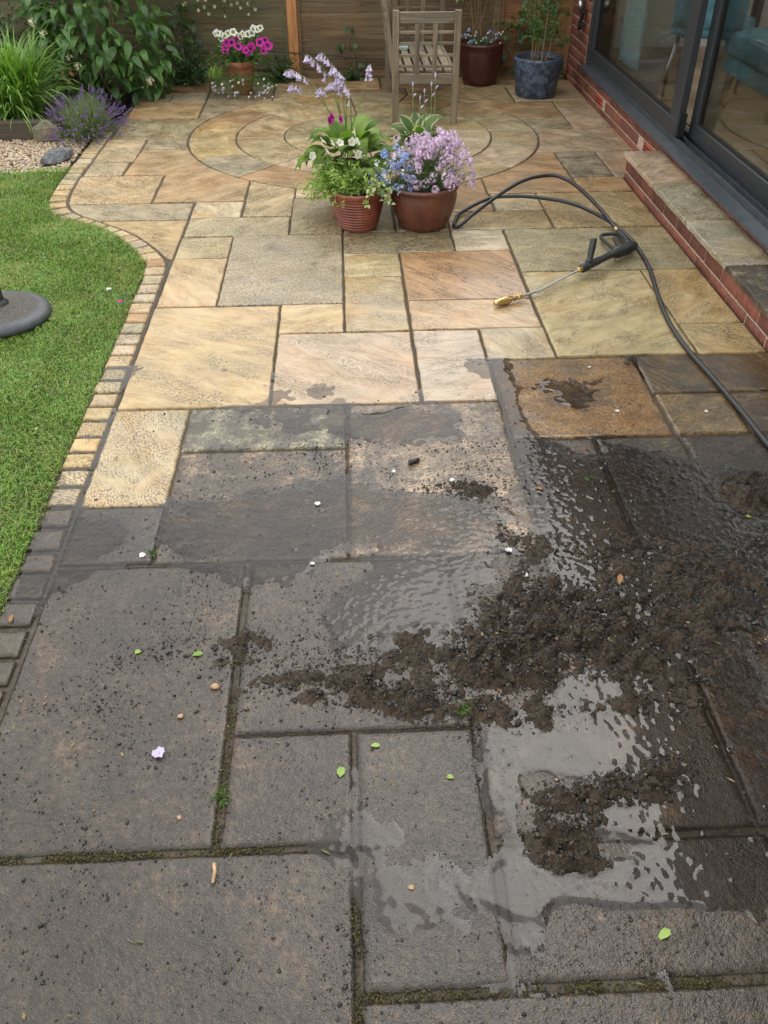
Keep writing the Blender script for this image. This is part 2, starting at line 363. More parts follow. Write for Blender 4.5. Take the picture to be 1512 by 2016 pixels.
def glaze(name, c1, c2, rough=.25, sc=9, bump=.0, bs=40):
    t = NT(name); tc = t.n('TexCoord').outputs['Object']; n = t.noise(tc, sc, 6, .62, .5); n2 = t.noise(tc, 60, 4)
    c = t.mix(t.ramp(n, .35, .7), c1, c2); c = t.mix(t.math('MULTIPLY', t.ramp(n2, .62, .72), .5), c, tuple(v*.3 for v in c1))
    return t.pbr(Base_Color=c, Roughness=t.ramp(n2, .3, .7, rough*.7, rough*1.5), Normal=t.bump(t.noise(tc, bs, 4, .6), bump or .002))
M['pot_ribbed'] = glaze('ribbed_russet_glaze', (.13, .030, .016), (.24, .070, .035), .30)
M['pot_round'] = glaze('smooth_russet_glaze', (.085, .028, .016), (.15, .050, .028), .30, 5)
M['pot_maroon'] = glaze('maroon_glaze', (.055, .013, .012), (.095, .028, .022), .28, 4)
M['pot_blue'] = glaze('blue_black_glaze', (.022, .030, .048), (.10, .14, .20), .36, 22, .006, 60)
M['terracotta'] = glaze('old_terracotta', (.20, .075, .032), (.34, .15, .075), .75, 6)
M['black_plastic'] = simple('black_plastic', (.016, .017, .018), .38, .2, 40, .001, 200)
M['rubber'] = simple('black_rubber_hose', (.014, .014, .014), .33, .25, 60, .0006, 300)
M['steel'] = simple('brushed_steel', (.55, .54, .52), .28, .08, 60, Metallic=1.0)
M['brass'] = simple('worn_brass', (.60, .42, .17), .33, .2, 50, Metallic=1.0)
M['frame'] = simple('anthracite_aluminium', (.028, .031, .034), .42, .1, 20)
M['cill'] = simple('grey_aluminium_cill', (.075, .085, .095), .30, .15, 20, Metallic=.4)
M['seal'] = simple('black_gasket', (.008, .008, .008), .5)
M['white_paint'] = simple('white_paint', (.75, .75, .73), .5, .04)
M['room_wall'] = simple('warm_white_plaster', (.62, .58, .52), .8, .05)
M['curtain'] = simple('pale_blue_grey_curtain', (.50, .62, .62), .8, .08)
M['teal'] = simple('teal_velvet', (.11, .26, .31), .75, .3, 12, .003, 120)
M['dark_wood'] = simple('dark_table_wood', (.05, .03, .02), .4, .2)
M['parasol_rim'] = simple('grey_moulded_plastic', (.05, .054, .06), .5, .2, 30, .001, 200)
M['pebbledash'] = simple('speckled_resin_top', (.07, .062, .05), .6, .7, 160, .008, 160)
M['rock'] = simple('dark_grey_rock', (.10, .105, .11), .6, .4, 20, .012, 40)
M['rock2'] = simple('mossy_brown_rock', (.14, .125, .075), .75, .4, 12, .01, 40)
def gravel_mat(name, stops):
    t = NT(name); isl = t.n('NewGeometry').outputs['Random Per Island']; geo = t.n('NewGeometry').outputs['Position']
    c = t.cr(isl, stops); c = t.mix(t.ramp(t.noise(geo, 120, 3), .3, .7), t.mix(1.0, c, (.8, .78, .75), 'MULTIPLY'), c)
    return t.pbr(Base_Color=c, Roughness=.55)
M['gravel'] = gravel_mat('golden_gravel', [(0, (.22, .15, .09)), (.3, (.42, .30, .19)), (.55, (.50, .38, .25)), (.8, (.56, .46, .34)), (1, (.24, .22, .20))])
M['pebble'] = simple('tan_pebble', (.38, .25, .14), .45, .3, 60)
M['moss'] = leaf_mat('joint_moss', (.030, .030, .010), (.12, .10, .03), .8)

# ---------------------------------------------------------------- fields of mud and water on the dirty slabs
def gauss(x, y, L):
    t = 0
    for gx_, gy_, sx, sy, a in L: t = t+a*np.exp(-((x-gx_)/sx)**2-((y-gy_)/sy)**2)
    return t
MUD = [(.05,1.62,.40,.20,.17),(.55,1.63,.20,.13,1.0),(.50,1.80,.12,.09,.75),(.34,1.52,.13,.08,.8),(.20,1.40,.11,.045,.75),(.56,1.145,.14,.045,1.1),(.42,1.04,.07,.07,.9),(.45,.97,.05,.022,1.0),(.68,1.18,.08,.05,.8),(.72,1.42,.12,.09,.55),(.45,1.36,.12,.05,.6),
       (1.32,2.24,.11,.10,1.1),(.36,2.30,.13,.045,.55),(.45,2.20,.10,.06,.35),(-.29,1.63,.05,.06,.55),(-.12,1.49,.15,.05,.55),(.04,1.45,.10,.04,.6),(.10,1.60,.1,.06,.35),(.90,1.90,.24,.15,.50),(1.1,1.7,.22,.2,.46),(.75,1.62,.22,.16,.45),(.62,1.95,.10,.10,.3),(.50,2.02,.10,.06,.35),(.95,2.25,.12,.10,.2),(-.45,1.60,.2,.05,.22),
       (.62,1.43,.045,.022,-1.0),(.51,1.255,.085,.030,-1.3),(.655,1.32,.045,.022,-1.0),(.67,1.075,.07,.022,-1.0),(.50,1.07,.05,.03,.45),(.64,1.87,.045,.07,-.7),(.63,2.45,.05,.08,-.4)]
WAT = [(-.31,2.15,.27,.19,1.0),(-.45,2.35,.08,.12,-.25),(-.85,2.10,.15,.10,.35),(-.93,1.98,.05,.3,.5),(.22,2.72,.22,.08,.55),(.02,2.68,.3,.1,.25),(.25,2.38,.25,.06,-.25),(.15,2.15,.25,.14,.7),(.63,2.50,.06,.16,1.0),(.62,2.85,.04,.25,.6),(.66,2.0,.08,.25,.9),(.92,2.25,.24,.25,.8),(1.0,1.85,.28,.22,.7),
       (.14,1.82,.15,.10,.75),(.1,1.68,.2,.08,.45),(.51,1.25,.13,.05,.9),(.63,1.42,.10,.06,.8),(.66,1.08,.14,.05,1.0),(.85,1.35,.2,.2,.45),(.55,.93,.30,.045,.8),(.10,1.0,.12,.28,.30),(-.12,1.22,.10,.07,.30),(.33,1.15,.05,.2,.6),(1.4,2.5,.3,.1,-.2),(-.55,1.4,.3,.3,-.1),(.34,.85,.05,.1,.3),(.75,1.75,.06,.1,.5)]
def wfield(x, y):
    w_ = gauss(x, y, WAT)-.45/(1+np.exp((x+.28)/.05))/(1+np.exp((y-1.75)/.05))+.55*fbm(x, y, .30, 5, .58, 2)+.035*fbm(x, y, .05, 2, .6, 8)-.24
    return w_-1.5*(x < -.972)
# ---------------------------------------------------------------- ground and patio
def sheet(name, pts, z, mat, parent=None, kind='structure'):
    mb = MB().add([(x, y, z) for x, y in pts], [tuple(range(len(pts)))]); o = obj(name, mb, mat, parent)
    if kind: tag(o, kind=kind)
    return o
sheet('ground', [(-60,-60),(60,-60),(60,60),(-60,60)], -.075, M['soil'])
patio = sheet('patio', [(-1.66,-.4),(2.2,-.4),(2.2,8.36),(-1.66,8.36)], -.013, M['bed'])
CX, CY, RO = .16, 6.555, 1.238
TONES = dict(yel=(.43,.325,.18), buf=(.42,.34,.21), gre=(.34,.295,.195), ora=(.39,.262,.14), pin=(.44,.352,.255), lgt=(.47,.395,.275), brn=(.26,.175,.095), wht=(.52,.45,.35))
TONES = {k: tuple(a*.90+b*.10 for a, b in zip(v, (.43, .34, .20))) if k != 'brn' else v for k, v in TONES.items()}
def clean_poly(p):
    out = []
    for q in p:
        if not out or (q-out[-1]).length > .004: out.append(q)
    if (out[0]-out[-1]).length < .004: out.pop()
    return out
def offset(p, d):
    n = len(p); out = []
    for i in range(n):
        a, b, c = p[i-1], p[i], p[(i+1)%n]
        n1 = Vector((-(b-a).y, (b-a).x)).normalized(); n2 = Vector((-(c-b).y, (c-b).x)).normalized(); m = n1+n2
        if m.length < .3: m = n1
        m.normalize(); k = max(.5, m.dot(n1)); out.append(b+m*(d/k))
    return out
def slab(pts, tone, grime=0.0, wet=.5, joint=.0045, parent=None, name='slab', z=None, th=.034, jit=.0022, step=.045, bev=.005, wz=0.0):
    p = clean_poly([Vector(q) for q in pts])
    ar = sum(a.x*b.y-b.x*a.y for a, b in zip(p, p[1:]+p[:1]))
    if ar < 0: p.reverse()
    p = offset(p, joint); q = []
    for a, b in zip(p, p[1:]+p[:1]):
        L = (b-a).length; n = max(1, int(L/step)); nn = Vector((-(b-a).y, (b-a).x)).normalized() if L > 0 else Vector((0,0)); ph = random.uniform(0, 20)
        for k in range(n):
            t = k/n; j = 0 if k == 0 else (math.sin(ph+t*L*31)*.35+random.uniform(-.6, .6))*jit
            q.append(a+(b-a)*t+nn*(j+jit*.3))
    c = sum(q, Vector((0,0)))/len(q); z = random.uniform(-.0012, .0012) if z is None else z
    q = [v-c for v in q]; i1 = offset(q, bev*.45); i2 = offset(q, bev*1.4); n = len(q)
    vs = [(v.x, v.y, -th) for v in q]+[(v.x, v.y, -bev) for v in q]+[(v.x, v.y, -bev*.25) for v in i1]+[(v.x, v.y, 0) for v in i2]
    fs = []
    for k in range(3):
        for j in range(n): a = k*n+j; b = k*n+(j+1)%n; fs.append((a, b, b+n, a+n))
    fs.append(tuple(range(3*n, 4*n)))
    o = obj(name, MB().add(vs, fs), M['stone'], parent if parent else patio)
    for k in range(len(fs)-1): o.data.polygons[k].use_smooth = True
    o.location = (c.x, c.y, wz+z+(0 if parent else .0)); 
    t = TONES[tone] if isinstance(tone, str) else tone; f = random.uniform(.92, 1.08)
    o.color = (t[0]*f, t[1]*f*random.uniform(.97, 1.03), t[2]*f*random.uniform(.93, 1.07), 1); o['grime'] = float(grime); o['wet'] = float(wet)
    return o
def rect(x0, x1, y0, y1, tone, grime=.1, wet=.4, **k): return slab([(x0,y0),(x1,y0),(x1,y1),(x0,y1)], tone, grime, wet, **k)
def riven(x, y):
    b = fbm(x, y, .34, 4, .55, 11); r = 1-np.abs(fbm(x+.35*y, y*1.6, .16, 4, .55, 21))*2.6
    return .0022*b+.0011*r+.0002*fbm(x, y, .04, 2, .6, 33)-.0008
def rough_rect(x0, x1, y0, y1, tone, grime=.6, wet=.8, joint=.0008, st=.0095, **k):
    """slab with a riven top built as a height field"""
    x0 += joint; x1 -= joint; y0 += joint; y1 -= joint; cx, cy_ = (x0+x1)/2, (y0+y1)/2
    nx = max(4, int((x1-x0)/st)); ny = max(4, int((y1-y0)/st)); gx_, gy_ = np.meshgrid(np.linspace(x0, x1, nx+1), np.linspace(y0, y1, ny+1))
    ed = np.minimum(np.minimum(gx_-x0, x1-gx_), np.minimum(gy_-y0, y1-gy_)); z = riven(gx_, gy_)+random.uniform(-.001, .001)-.0035*np.exp(-(ed/.004)**1.3)
    jx = .0035*fbm(gx_, gy_, .05, 3, .6, 41)*(ed < 1e-6); gx_ = gx_+jx; gy_ = gy_+.0035*fbm(gx_, gy_, .05, 3, .6, 47)*(ed < 1e-6)
    V = np.c_[(gx_-cx).ravel(), (gy_-cy_).ravel(), z.ravel()]; idx = np.arange((nx+1)*(ny+1)).reshape(ny+1, nx+1)
    F = np.stack([idx[:-1,:-1], idx[:-1,1:], idx[1:,1:], idx[1:,:-1]], -1).reshape(-1, 4)
    ring = np.concatenate([idx[0,:], idx[1:,-1], idx[-1,-2::-1], idx[-2:0:-1,0]]); lo = V[ring].copy(); lo[:,2] = -.034; b0 = len(V); m_ = len(ring); V = np.r_[V, lo]; a_ = np.arange(m_); nxt = (a_+1) % m_
    F = np.r_[F, np.c_[ring[nxt], ring[a_], b0+a_, b0+nxt]]
    o = link('slab', np_mesh('slab', V, F, M['stone'], True), patio); o.location = (cx, cy_, 0)
    fa = o.data.attributes.new('film', 'FLOAT', 'POINT'); fw = np.clip((wfield(V[:,0]+cx, V[:,1]+cy_)+.30)/.34, 0, 1); fa.data.foreach_set('value', fw.astype(np.float32)); t = TONES[tone] if isinstance(tone, str) else tone
    o.color = (*[v*random.uniform(.93, 1.07) for v in t], 1); o['grime'] = float(grime); o['wet'] = float(wet); return o
def arc(a0, a1, r, n=None):
    n = n or max(2, int(abs(a1-a0)/4)); return [(CX+r*math.cos(R(a0+(a1-a0)*k/n)), CY+r*math.sin(R(a0+(a1-a0)*k/n))) for k in range(n+1)]
def cang(x=None, y=None, side=1):
    """angle on the outer circle at a given y (side = sign of x) or x (side = sign of y)"""
    if y is not None: s = (y-CY)/RO; a = math.degrees(math.asin(max(-1, min(1, s)))); return a if side > 0 else 180-a
    s = (x-CX)/RO; a = math.degrees(math.acos(max(-1, min(1, s)))); return a if side > 0 else -a
# cleaned slabs
for a in [(-.875,-.30,2.862,3.745,'yel',.02,.45),(-.30,-.01,3.462,3.755,'yel',.06,.35),(-.30,.277,2.862,3.46,'pin',.04,.6),(-.01,.277,3.465,4.05,'yel',.05,.65),
          (-.01,.28,4.05,4.352,'buf',.18,.4),(.28,.857,3.772,4.36,'ora',.06,.95),(.28,.857,3.47,3.772,'yel',.03,.95),(.28,.573,2.865,3.465,'lgt',.03,.8),
          (.573,.862,3.19,3.477,'lgt',.02,.8),(.862,1.457,3.205,4.075,'buf',.03,.4),(1.457,1.75,3.48,4.08,'yel',.08,.35),(1.457,1.75,3.20,3.48,'yel',.04,.35),
          (.862,1.75,4.078,4.655,'gre',.25,.3),(.573,.86,4.36,4.655,'wht',.05,.75),(-.01,.573,4.352,4.655,'gre',.33,.7),(-.595,-.01,3.755,4.628,'gre',.26,.3),
          (-.868,-.592,4.318,4.608,'buf',.16,.3),(-.87,-.592,3.748,4.318,'yel',.02,.35),(-.862,-.297,4.62,4.905,'gre',.12,.35),(-.297,-.005,4.635,5.215,'gre',.22,.35),
          (-.862,-.578,4.905,5.172,'lgt',.05,.3),(-.005,.28,4.655,5.215,'gre',.3,.5),(.28,.573,4.655,4.94,'gre',.3,.5),
          (.573,1.145,4.66,4.94,'buf',.1,.8),(.867,1.147,4.945,5.236,'lgt',.08,.5),(1.15,1.75,4.67,5.247,'yel',.26,.45),(1.432,1.75,5.255,5.537,'ora',.12,.5),
          (1.428,1.702,5.545,6.07,'gre',.33,.4),(1.705,1.98,5.52,6.07,'pin',.15,.5),(1.69,1.98,6.655,7.21,'pin',.12,.35),(1.69,1.98,7.215,7.475,'buf',.2,.3),
          (1.395,1.98,7.48,7.96,'buf',.22,.25),(1.0,1.98,7.97,8.34,'yel',.22,.25),(.35,.99,7.97,8.34,'brn',.2,.3),(-.54,.34,7.93,8.34,'ora',.12,.3),
          (-1.63,-1.36,7.56,7.83,'gre',.35,.3),(-1.075+0,-1.075+.0,0,0,'x',0,0),(-1.63,-1.385,5.69,5.975,'buf',.12,.3),
          (-1.615,-1.075,7.068,7.548,'ora',.2,.35),(-1.63,-1.36,5.982,6.505,'buf',.18,.3),(-1.63,-1.08,7.84,8.34,'brn',.3,.35),(-1.36,-1.075,7.56,7.835,'gre',.3,.3),(-1.07,-.55,7.86,8.34,'gre',.3,.35)]:
    if a[4] != 'x': rect(*a[:4], a[4], a[5], a[6])
# slabs cut to the circle
def cut(pts, tone, g=.12, wt=.4): return slab(pts, tone, g, wt)
a0 = cang(x=-.285, side=-1); a1 = cang(x=-.573, side=-1)
cut([(-.573,4.92),(-.29,4.92)]+arc(a0, a1, RO), 'buf', .16)
b0 = cang(x=.02, side=-1); cut([(-.285,5.222),(.02,5.222)]+arc(b0, a0, RO, 8), 'pin', .15)
b1 = cang(x=.3, side=-1); cut([(.02,5.222),(.3,5.222)]+arc(b1, b0, RO, 8), 'gre', .2)
b2 = cang(x=.575, side=-1); cut([(.3,4.94),(.575,4.94)]+arc(b2, b1, RO, 8)+[(.3,5.2)], 'buf', .2)
b3 = cang(x=.862, side=-1); cut([(.578,4.945),(.862,4.945)]+arc(b3, b2, RO, 8), 'ora', .08, .7)
b4 = cang(y=6.073, side=1); cut([(.862,5.242),(1.428,5.25),(1.424,6.073)]+arc(b4, b3, RO), 'ora', .05, .6)
b5 = cang(y=6.645, side=1); cut([(1.99,6.08),(1.99,6.648)]+arc(b5, cang(y=6.08, side=1), RO), 'pin', .05, .5)
b6 = cang(y=6.918, side=1); cut([(1.685,6.655),(1.685,6.918)]+arc(b6, cang(y=6.655, side=1), RO), 'gre', .25)
b7 = cang(y=7.425, side=1); cut([(1.685,6.925),(1.685,7.428)]+arc(b7, cang(y=6.925, side=1), RO), 'ora', .1)
b8 = cang(x=.55, side=1); cut([(1.388,7.455),(1.388,7.955),(.55,7.955)]+arc(b8, cang(y=7.455, side=1), RO), 'yel', .2)
b9 = cang(x=-.1, side=1); cut([(.545,7.955),(.345,7.955),(.345,7.92),(-.1,7.92)]+arc(b9, b8, RO), 'brn', .2)
b10 = cang(x=-.545, side=1); cut([(-.105,7.92),(-.545,7.92)]+arc(b10, b9, RO), 'buf', .2)
b11 = cang(y=7.06, side=-1); cut([(-.55,7.852),(-1.07,7.852),(-1.07,7.06)]+arc(b11, b10, RO), 'gre', .24)
cut([(-1.075,7.06),(-1.615,7.06),(-1.615,6.515)]+arc(cang(y=6.515, side=-1), b11, RO)[:], 'gre', .28)
cut([(-1.355,6.505),(-1.355,6.258)]+arc(cang(y=6.258, side=-1), cang(y=6.505, side=-1), RO, 4), 'gre', .2)
cut([(-1.355,6.252),(-1.38,5.70),(-1.115,5.69),(-1.115,5.182),(-.578,5.182)]+list(reversed(arc(cang(y=6.25, side=-1), 360+a1, RO))), 'ora', .1, .3)
# edging curve: inner and outer line
INNER = spline([(-1.635,7.9,0),(-1.635,6.9,0),(-1.632,6.39,0),(-1.635,5.97,0),(-1.64,5.65,0),(-1.625,5.35,0),(-1.59,5.15,0),(-1.50,5.0,0),(-1.33,4.855,0),(-1.17,4.715,0),(-1.03,4.535,0),(-.93,4.36,0),(-.885,4.20,0),(-.88,3.9,0),(-.88,3.3,0),(-.88,2.6,0),(-.88,1.9,0),(-.885,1.2,0),(-.885,.4,0)], 10)
def inx(y):
    for a, b in zip(INNER, INNER[1:]):
        if b.y <= y <= a.y: return a.x+(b.x-a.x)*(a.y-y)/max(1e-6, a.y-b.y)
    return -.88
def edgepts(y0, y1): return [(p.x+.003, p.y) for p in INNER if y0 < p.y < y1]
cut([(-1.12,5.165),(-1.12,5.685)]+[(inx(5.685)+.003,5.685)]+edgepts(5.17, 5.68)+[(inx(5.165)+.003,5.165)], 'yel', .2, .3)
cut([(-.867,4.885),(-.867,5.16)]+[(inx(5.16)+.003,5.16)]+edgepts(4.89, 5.155)+[(inx(4.885)+.003,4.885)], 'gre', .1, .3)
cut([(-.872,4.31),(-.867,4.878)]+[(inx(4.878)+.003,4.878)]+edgepts(4.345, 4.87), 'yel', 0, .35)
# rings of the circle
for k in range(16):
    a = 4+22.5*k; slab(arc(a, a+22.5, .904)[::-1]+arc(a, a+22.5, RO-.005), random.choice(['yel','buf','gre','ora','buf','pin']) if k not in (7, 8, 9, 10) else {7:'yel',8:'yel',9:'gre',10:'ora'}[k], .16, .4)
for k in range(8):
    a = 4+45*k; slab(arc(a, a+45, .565)[::-1]+arc(a, a+45, .902), random.choice(['yel','buf','buf','pin']), .13, .4)
for k in range(4):
    a = 4+90*k; slab([(CX,CY)]+arc(a, a+90, .563), random.choice(['buf','gre']), .15, .4)
# half cleaned and dirty slabs in front
D1 = (.36,.27,.165)
rough_rect(-.875,-.60,2.265,2.855,'buf',.16,.5); rough_rect(-.595,-.012,2.57,2.855,(.40,.345,.235),.47,.75); rough_rect(-.008,.572,1.98,2.857,(.40,.32,.20),.43,.85)
rough_rect(-.595,-.012,1.975,2.562,(.36,.28,.18),.50,.85); rough_rect(-.875,-.60,1.98,2.258,'pin',.72,.75)
rough_rect(.58,1.168,2.597,3.186,(.29,.18,.075),.36,.95); rough_rect(1.172,1.76,2.892,3.195,(.22,.145,.065),.42,.7); rough_rect(1.18,1.452,2.60,2.886,(.25,.165,.07),.36,.75); rough_rect(1.456,1.76,2.60,2.886,(.20,.13,.06),.46,.75)
DK = (.24,.18,.115)
rough_rect(.58,.868,1.98,2.588,(.24,.15,.07),.52,1.0); rough_rect(.872,1.18,1.98,2.588,DK,.66,.95); rough_rect(1.188,1.76,1.98,2.588,DK,.60,.8)
rough_rect(-.876,-.318,1.045,1.964,(.30,.215,.13),.64,.75,); rough_rect(-.303,.278,1.342,1.966,(.30,.21,.13),.71,.95,); rough_rect(.285,1.178,1.64,1.968,DK,.80,.9)
rough_rect(1.188,1.76,1.3,1.972,DK,.8,.85); rough_rect(-.303,-.016,1.043,1.336,(.30,.20,.13),.68,.85,); rough_rect(-.006,.276,.735,1.336,(.27,.20,.13),.70,.9,)
rough_rect(.288,.862,1.042,1.632,(.28,.18,.085),.52,1.0,); rough_rect(.87,1.18,1.042,1.632,(.26,.15,.06),.48,1.0); rough_rect(.29,.88,.737,1.026,(.32,.22,.14),.60,.9,)
rough_rect(.885,1.5,.737,1.026,(.32,.22,.14),.5,.9); rough_rect(-.88,-.019,.36,1.030,(.30,.21,.135),.66,.7,); rough_rect(-.010,.9,.2,.718,(.34,.24,.15),.64,.75,); rough_rect(-.88,-.022,-.3,.352,DK,.6,.6); rough_rect(-.012,.9,-.3,.19,DK,.6,.6)
rough_rect(.905,1.76,.2,.73,DK,.6,.7)
tag(obj('bedding', MB().add([(-.885,-.3,-.0075),(1.76,-.3,-.0075),(1.76,2.86,-.0075),(-.885,2.86,-.0075)], [(0,1,2,3)]), M['bed'], patio))
# cobble edging
edging = sheet('edging', [(p.x+.004, p.y) for p in INNER if p.y < 6.9]+[(p.x-.112, p.y) for p in reversed(INNER) if p.y < 6.9], -.009, M['bed'])
acc = 0; pos = .012; L = 0
pts = [p for p in INNER if p.y < 6.75]
seg = [(a, b, (b-a).length) for a, b in zip(pts, pts[1:])]
def at_len(s):
    for a, b, l in seg:
        if s <= l: return a+(b-a)*(s/l), (b-a).normalized()
        s -= l
    return None
s = .01
while True:
    ln = random.uniform(.088, .106); q = at_len(s+ln/2)
    if q is None: break
    p, d = q; nl = Vector((d.y, -d.x, 0))      # direction d runs toward the camera; nl points to the lawn
    if nl.x > 0 and abs(d.y) > .3: nl = -nl
    out_w = random.uniform(.094, .104); h1 = ln/2-.004; h2 = h1
    A = p+nl*.007-d*h1; B = p+nl*.007+d*h1; Cc = p+nl*(.007+out_w)+d*h2; Dd = p+nl*(.007+out_w)-d*h2
    y = p.y; g = .08 if y > 2.45 else (.30 if y > 2.3 else .78)
    slab([(A.x,A.y),(B.x,B.y),(Cc.x,Cc.y),(Dd.x,Dd.y)], random.choice(['yel','buf','lgt','ora','gre','buf','yel']), g, .3 if y > 2.4 else .9, joint=.001, parent=edging, name='cobble', jit=.003, step=.03, bev=.008, wz=.003)
    s += ln+random.uniform(.004, .010)

# ---------------------------------------------------------------- lawn, bed, gravel
LAWN = [(p.x-.112, p.y) for p in INNER if .2 < p.y < 5.83]
sheet('lawn', LAWN+[(-9,.2),(-9,5.83)], -.006, simple('lawn_soil', (.05,.06,.02), .9, .4, 40))
def grass(n=270000):
    x = rng.uniform(-2.75, -.96, n); y = rng.uniform(1.25, 5.85, n)
    ylist = np.array([p[1] for p in LAWN])[::-1]; xl = np.array([p[0] for p in LAWN])[::-1]
    keep = x < np.interp(y, ylist, xl)+.004+rng.normal(0, .006, n)
    # only where the lawn can be seen, plus a margin
    keep &= x > -.75-.36*y-.35
    keep &= ((x+1.525)**2+(y-3.655)**2) > .205**2
    bare = fbm(x, y, .28, 4, .6)
    keep &= rng.random(n) < np.clip(1.1+bare*1.4, .45, 1)
    x, y, bare = x[keep], y[keep], bare[keep]; n = len(x)
    h = (.010+.017*rng.random(n)**1.5+.024*np.clip(fbm(x, y, .35, 3, .5, 5)+.15, 0, 1)); an = rng.random(n)*2*PI; wd = .0011+.0010*rng.random(n)
    th = .35+.75*rng.random(n); dx, dy = np.cos(an), np.sin(an); flow = fbm(x, y, .25, 2, .5, 9)*5; dx += .6*np.cos(flow); dy += .6*np.sin(flow)
    q = np.hypot(dx, dy); dx /= q; dy /= q; px, py = -dy, dx
    z0 = -.006+np.zeros(n)
    b1 = np.c_[x-px*wd, y-py*wd, z0]; b2 = np.c_[x+px*wd, y+py*wd, z0]
    m = np.c_[x+dx*h*.35*np.sin(th), y+dy*h*.35*np.sin(th), z0+h*.62]; m1 = m-np.c_[px*wd*.8, py*wd*.8, 0*wd]; m2 = m+np.c_[px*wd*.8, py*wd*.8, 0*wd]
    tp = np.c_[x+dx*h*np.sin(th)*1.2, y+dy*h*np.sin(th)*1.2, z0+h*(.35+.65*np.cos(th))]
    V = np.stack([b1, b2, m2, m1, tp], 1).reshape(-1, 3); i = np.arange(n)*5
    F = np.concatenate([np.c_[i, i+1, i+2], np.c_[i, i+2, i+3], np.c_[i+3, i+2, i+4]])
    return link('grass', np_mesh('grass', V, F, M['grass'], False))
tag(grass(), 'short mown green lawn grass beside the cobble edging', 'grass', kind='stuff')
def ico_template(sub=1):
    bm = bmesh.new(); bmesh.ops.create_icosphere(bm, subdivisions=sub, radius=1); V = np.array([v.co[:] for v in bm.verts]); F = np.array([[v.index for v in f.verts] for f in bm.faces]); bm.free(); return V, F
IV1, IF1 = ico_template(1); IV2, IF2 = ico_template(2)
def scatter(P, S, name, mat, tmpl=(IV1, IF1), rough=.28, flat=(.6, 1.0)):
    """one joined mesh of uneven lumps at P with radii S"""
    V0, F0 = tmpl; n = len(P); k = len(V0)
    sc = np.stack([rng.uniform(.7, 1.35, n), rng.uniform(.7, 1.2, n), rng.uniform(*flat, n)], 1)*S[:, None]
    V = V0[None]*(1+rng.uniform(-rough, rough, (n, k, 1)))*sc[:, None, :]
    a = rng.random(n)*2*PI; c, s = np.cos(a)[:, None], np.sin(a)[:, None]
    X = V[..., 0]*c-V[..., 1]*s; Y = V[..., 0]*s+V[..., 1]*c; V = np.stack([X, Y, V[..., 2]], -1)+P[:, None, :]
    F = F0[None]+(np.arange(n)*k)[:, None, None]
    return np_mesh(name, V.reshape(-1, 3), F.reshape(-1, 3), mat, True)
sheet('flower_bed', [(-9,5.83),(-1.75,5.83),(-1.74,6.5),(-1.72,8.4),(-9,8.4)], -.014, M['soil'])
n = 5200; gx = rng.uniform(-2.75, -1.76, n); gy = rng.uniform(5.76, 6.52, n)
gz = -.006+.014*rng.random(n)
tag(link('gravel', scatter(np.c_[gx, gy, gz], rng.uniform(.006, .0125, n), 'gravel', M['gravel'], rough=.3)), 'golden pea gravel in front of the sleeper edge', 'gravel', kind='stuff')
sl = empty('sleeper', (-2.6, 6.53, 0), 'dark wooden sleeper edging the raised bed behind the gravel', 'sleeper')
mb = MB().bbox(-.95, .60, -.045, .045, -.02, .125, .006, .002); obj('beam', mb, M['sleeper'], sl)
mb = MB().box(.602, .66, -.04, .01, -.02, .10); obj('stake', mb, M['sleeper'], sl)
bed_fill = tag(obj('raised_soil', MB().box(-4.5, -2.0, 6.58, 8.3, -.01, .085), M['soil']), kind='structure')
def rock(name, loc, s, mat, label):
    V = IV2*(1+rng.uniform(-.13, .13, (len(IV2), 1)))*np.array(s); V[:, 2] += .1*s[2]*np.sin(V[:, 0]/s[0]*4)
    o = link(name, np_mesh(name, V, IF2, mat, False)); o.location = loc; return tag(o, label, 'rock')
r1 = rock('rock', (-1.855, 5.99, .03), (.062, .155, .055), M['rock'], 'dark grey wet rock between the gravel and the cobble edging'); r1.rotation_euler = (0, .1, -.35)
r2 = rock('rock', (-2.035, 6.46, .055), (.10, .06, .085), M['rock2'], 'mossy brown rock between the sleeper end and the lavender')

# ---------------------------------------------------------------- fence
def fence_panel(x0, x1, mat, label, y=8.36, h=1.8):
    t = empty('lap_fence', ((x0+x1)/2, y, 0), label, 'fence', 'lap fences along the back')
    n = 17; W = x1-x0
    for k in range(n):
        z = .07+k*.1; hh = .118; j = random.uniform(-.004, .004)
        Mx = Matrix.Translation((0, 0, z)) @ Matrix.Rotation(R(5.5)+random.uniform(-.01, .01), 4, 'X') @ Matrix.Rotation(random.uniform(-.0035, .0035), 4, 'Y')
        mb = MB(); seg = 14; vs = []
        for i in range(seg+1):
            x = -W/2+W*i/seg; e = random.uniform(-.0035, .0035)
            vs += [(x, -.005, e), (x, .005, e), (x, .005, hh), (x, -.005, hh+j)]
        fs = []
        for i in range(seg):
            a = i*4
            for q in range(4): fs.append((a+q, a+(q+1)%4, a+4+(q+1)%4, a+4+q)[::-1])
        fs += [(0,1,2,3), (seg*4+3, seg*4+2, seg*4+1, seg*4)]
        mb.add([Mx @ Vector(v) for v in vs], fs); obj('board', mb, mat, t)
    for bx in (-W/2+.03, 0, W/2-.03) if W > 1.2 else (-W/2+.03, W/2-.03):
        obj('batten', MB().box(bx-.022, bx+.022, -.034, -.018, .04, h), mat, t)
    obj('cap', MB().box(-W/2, W/2, -.03, .03, h, h+.025), mat, t)
    obj('gravel_board', MB().box(-W/2, W/2, .012, .034, -.06, .11), mat, t)
    return t
fence_panel(-5.0, -2.272, M['fence_green'], 'dark green fence panel behind the strap-leaved plant at the left edge')
fence_panel(-2.27, -.40, M['fence_green'], 'algae green lap fence panel behind the petunia pot')
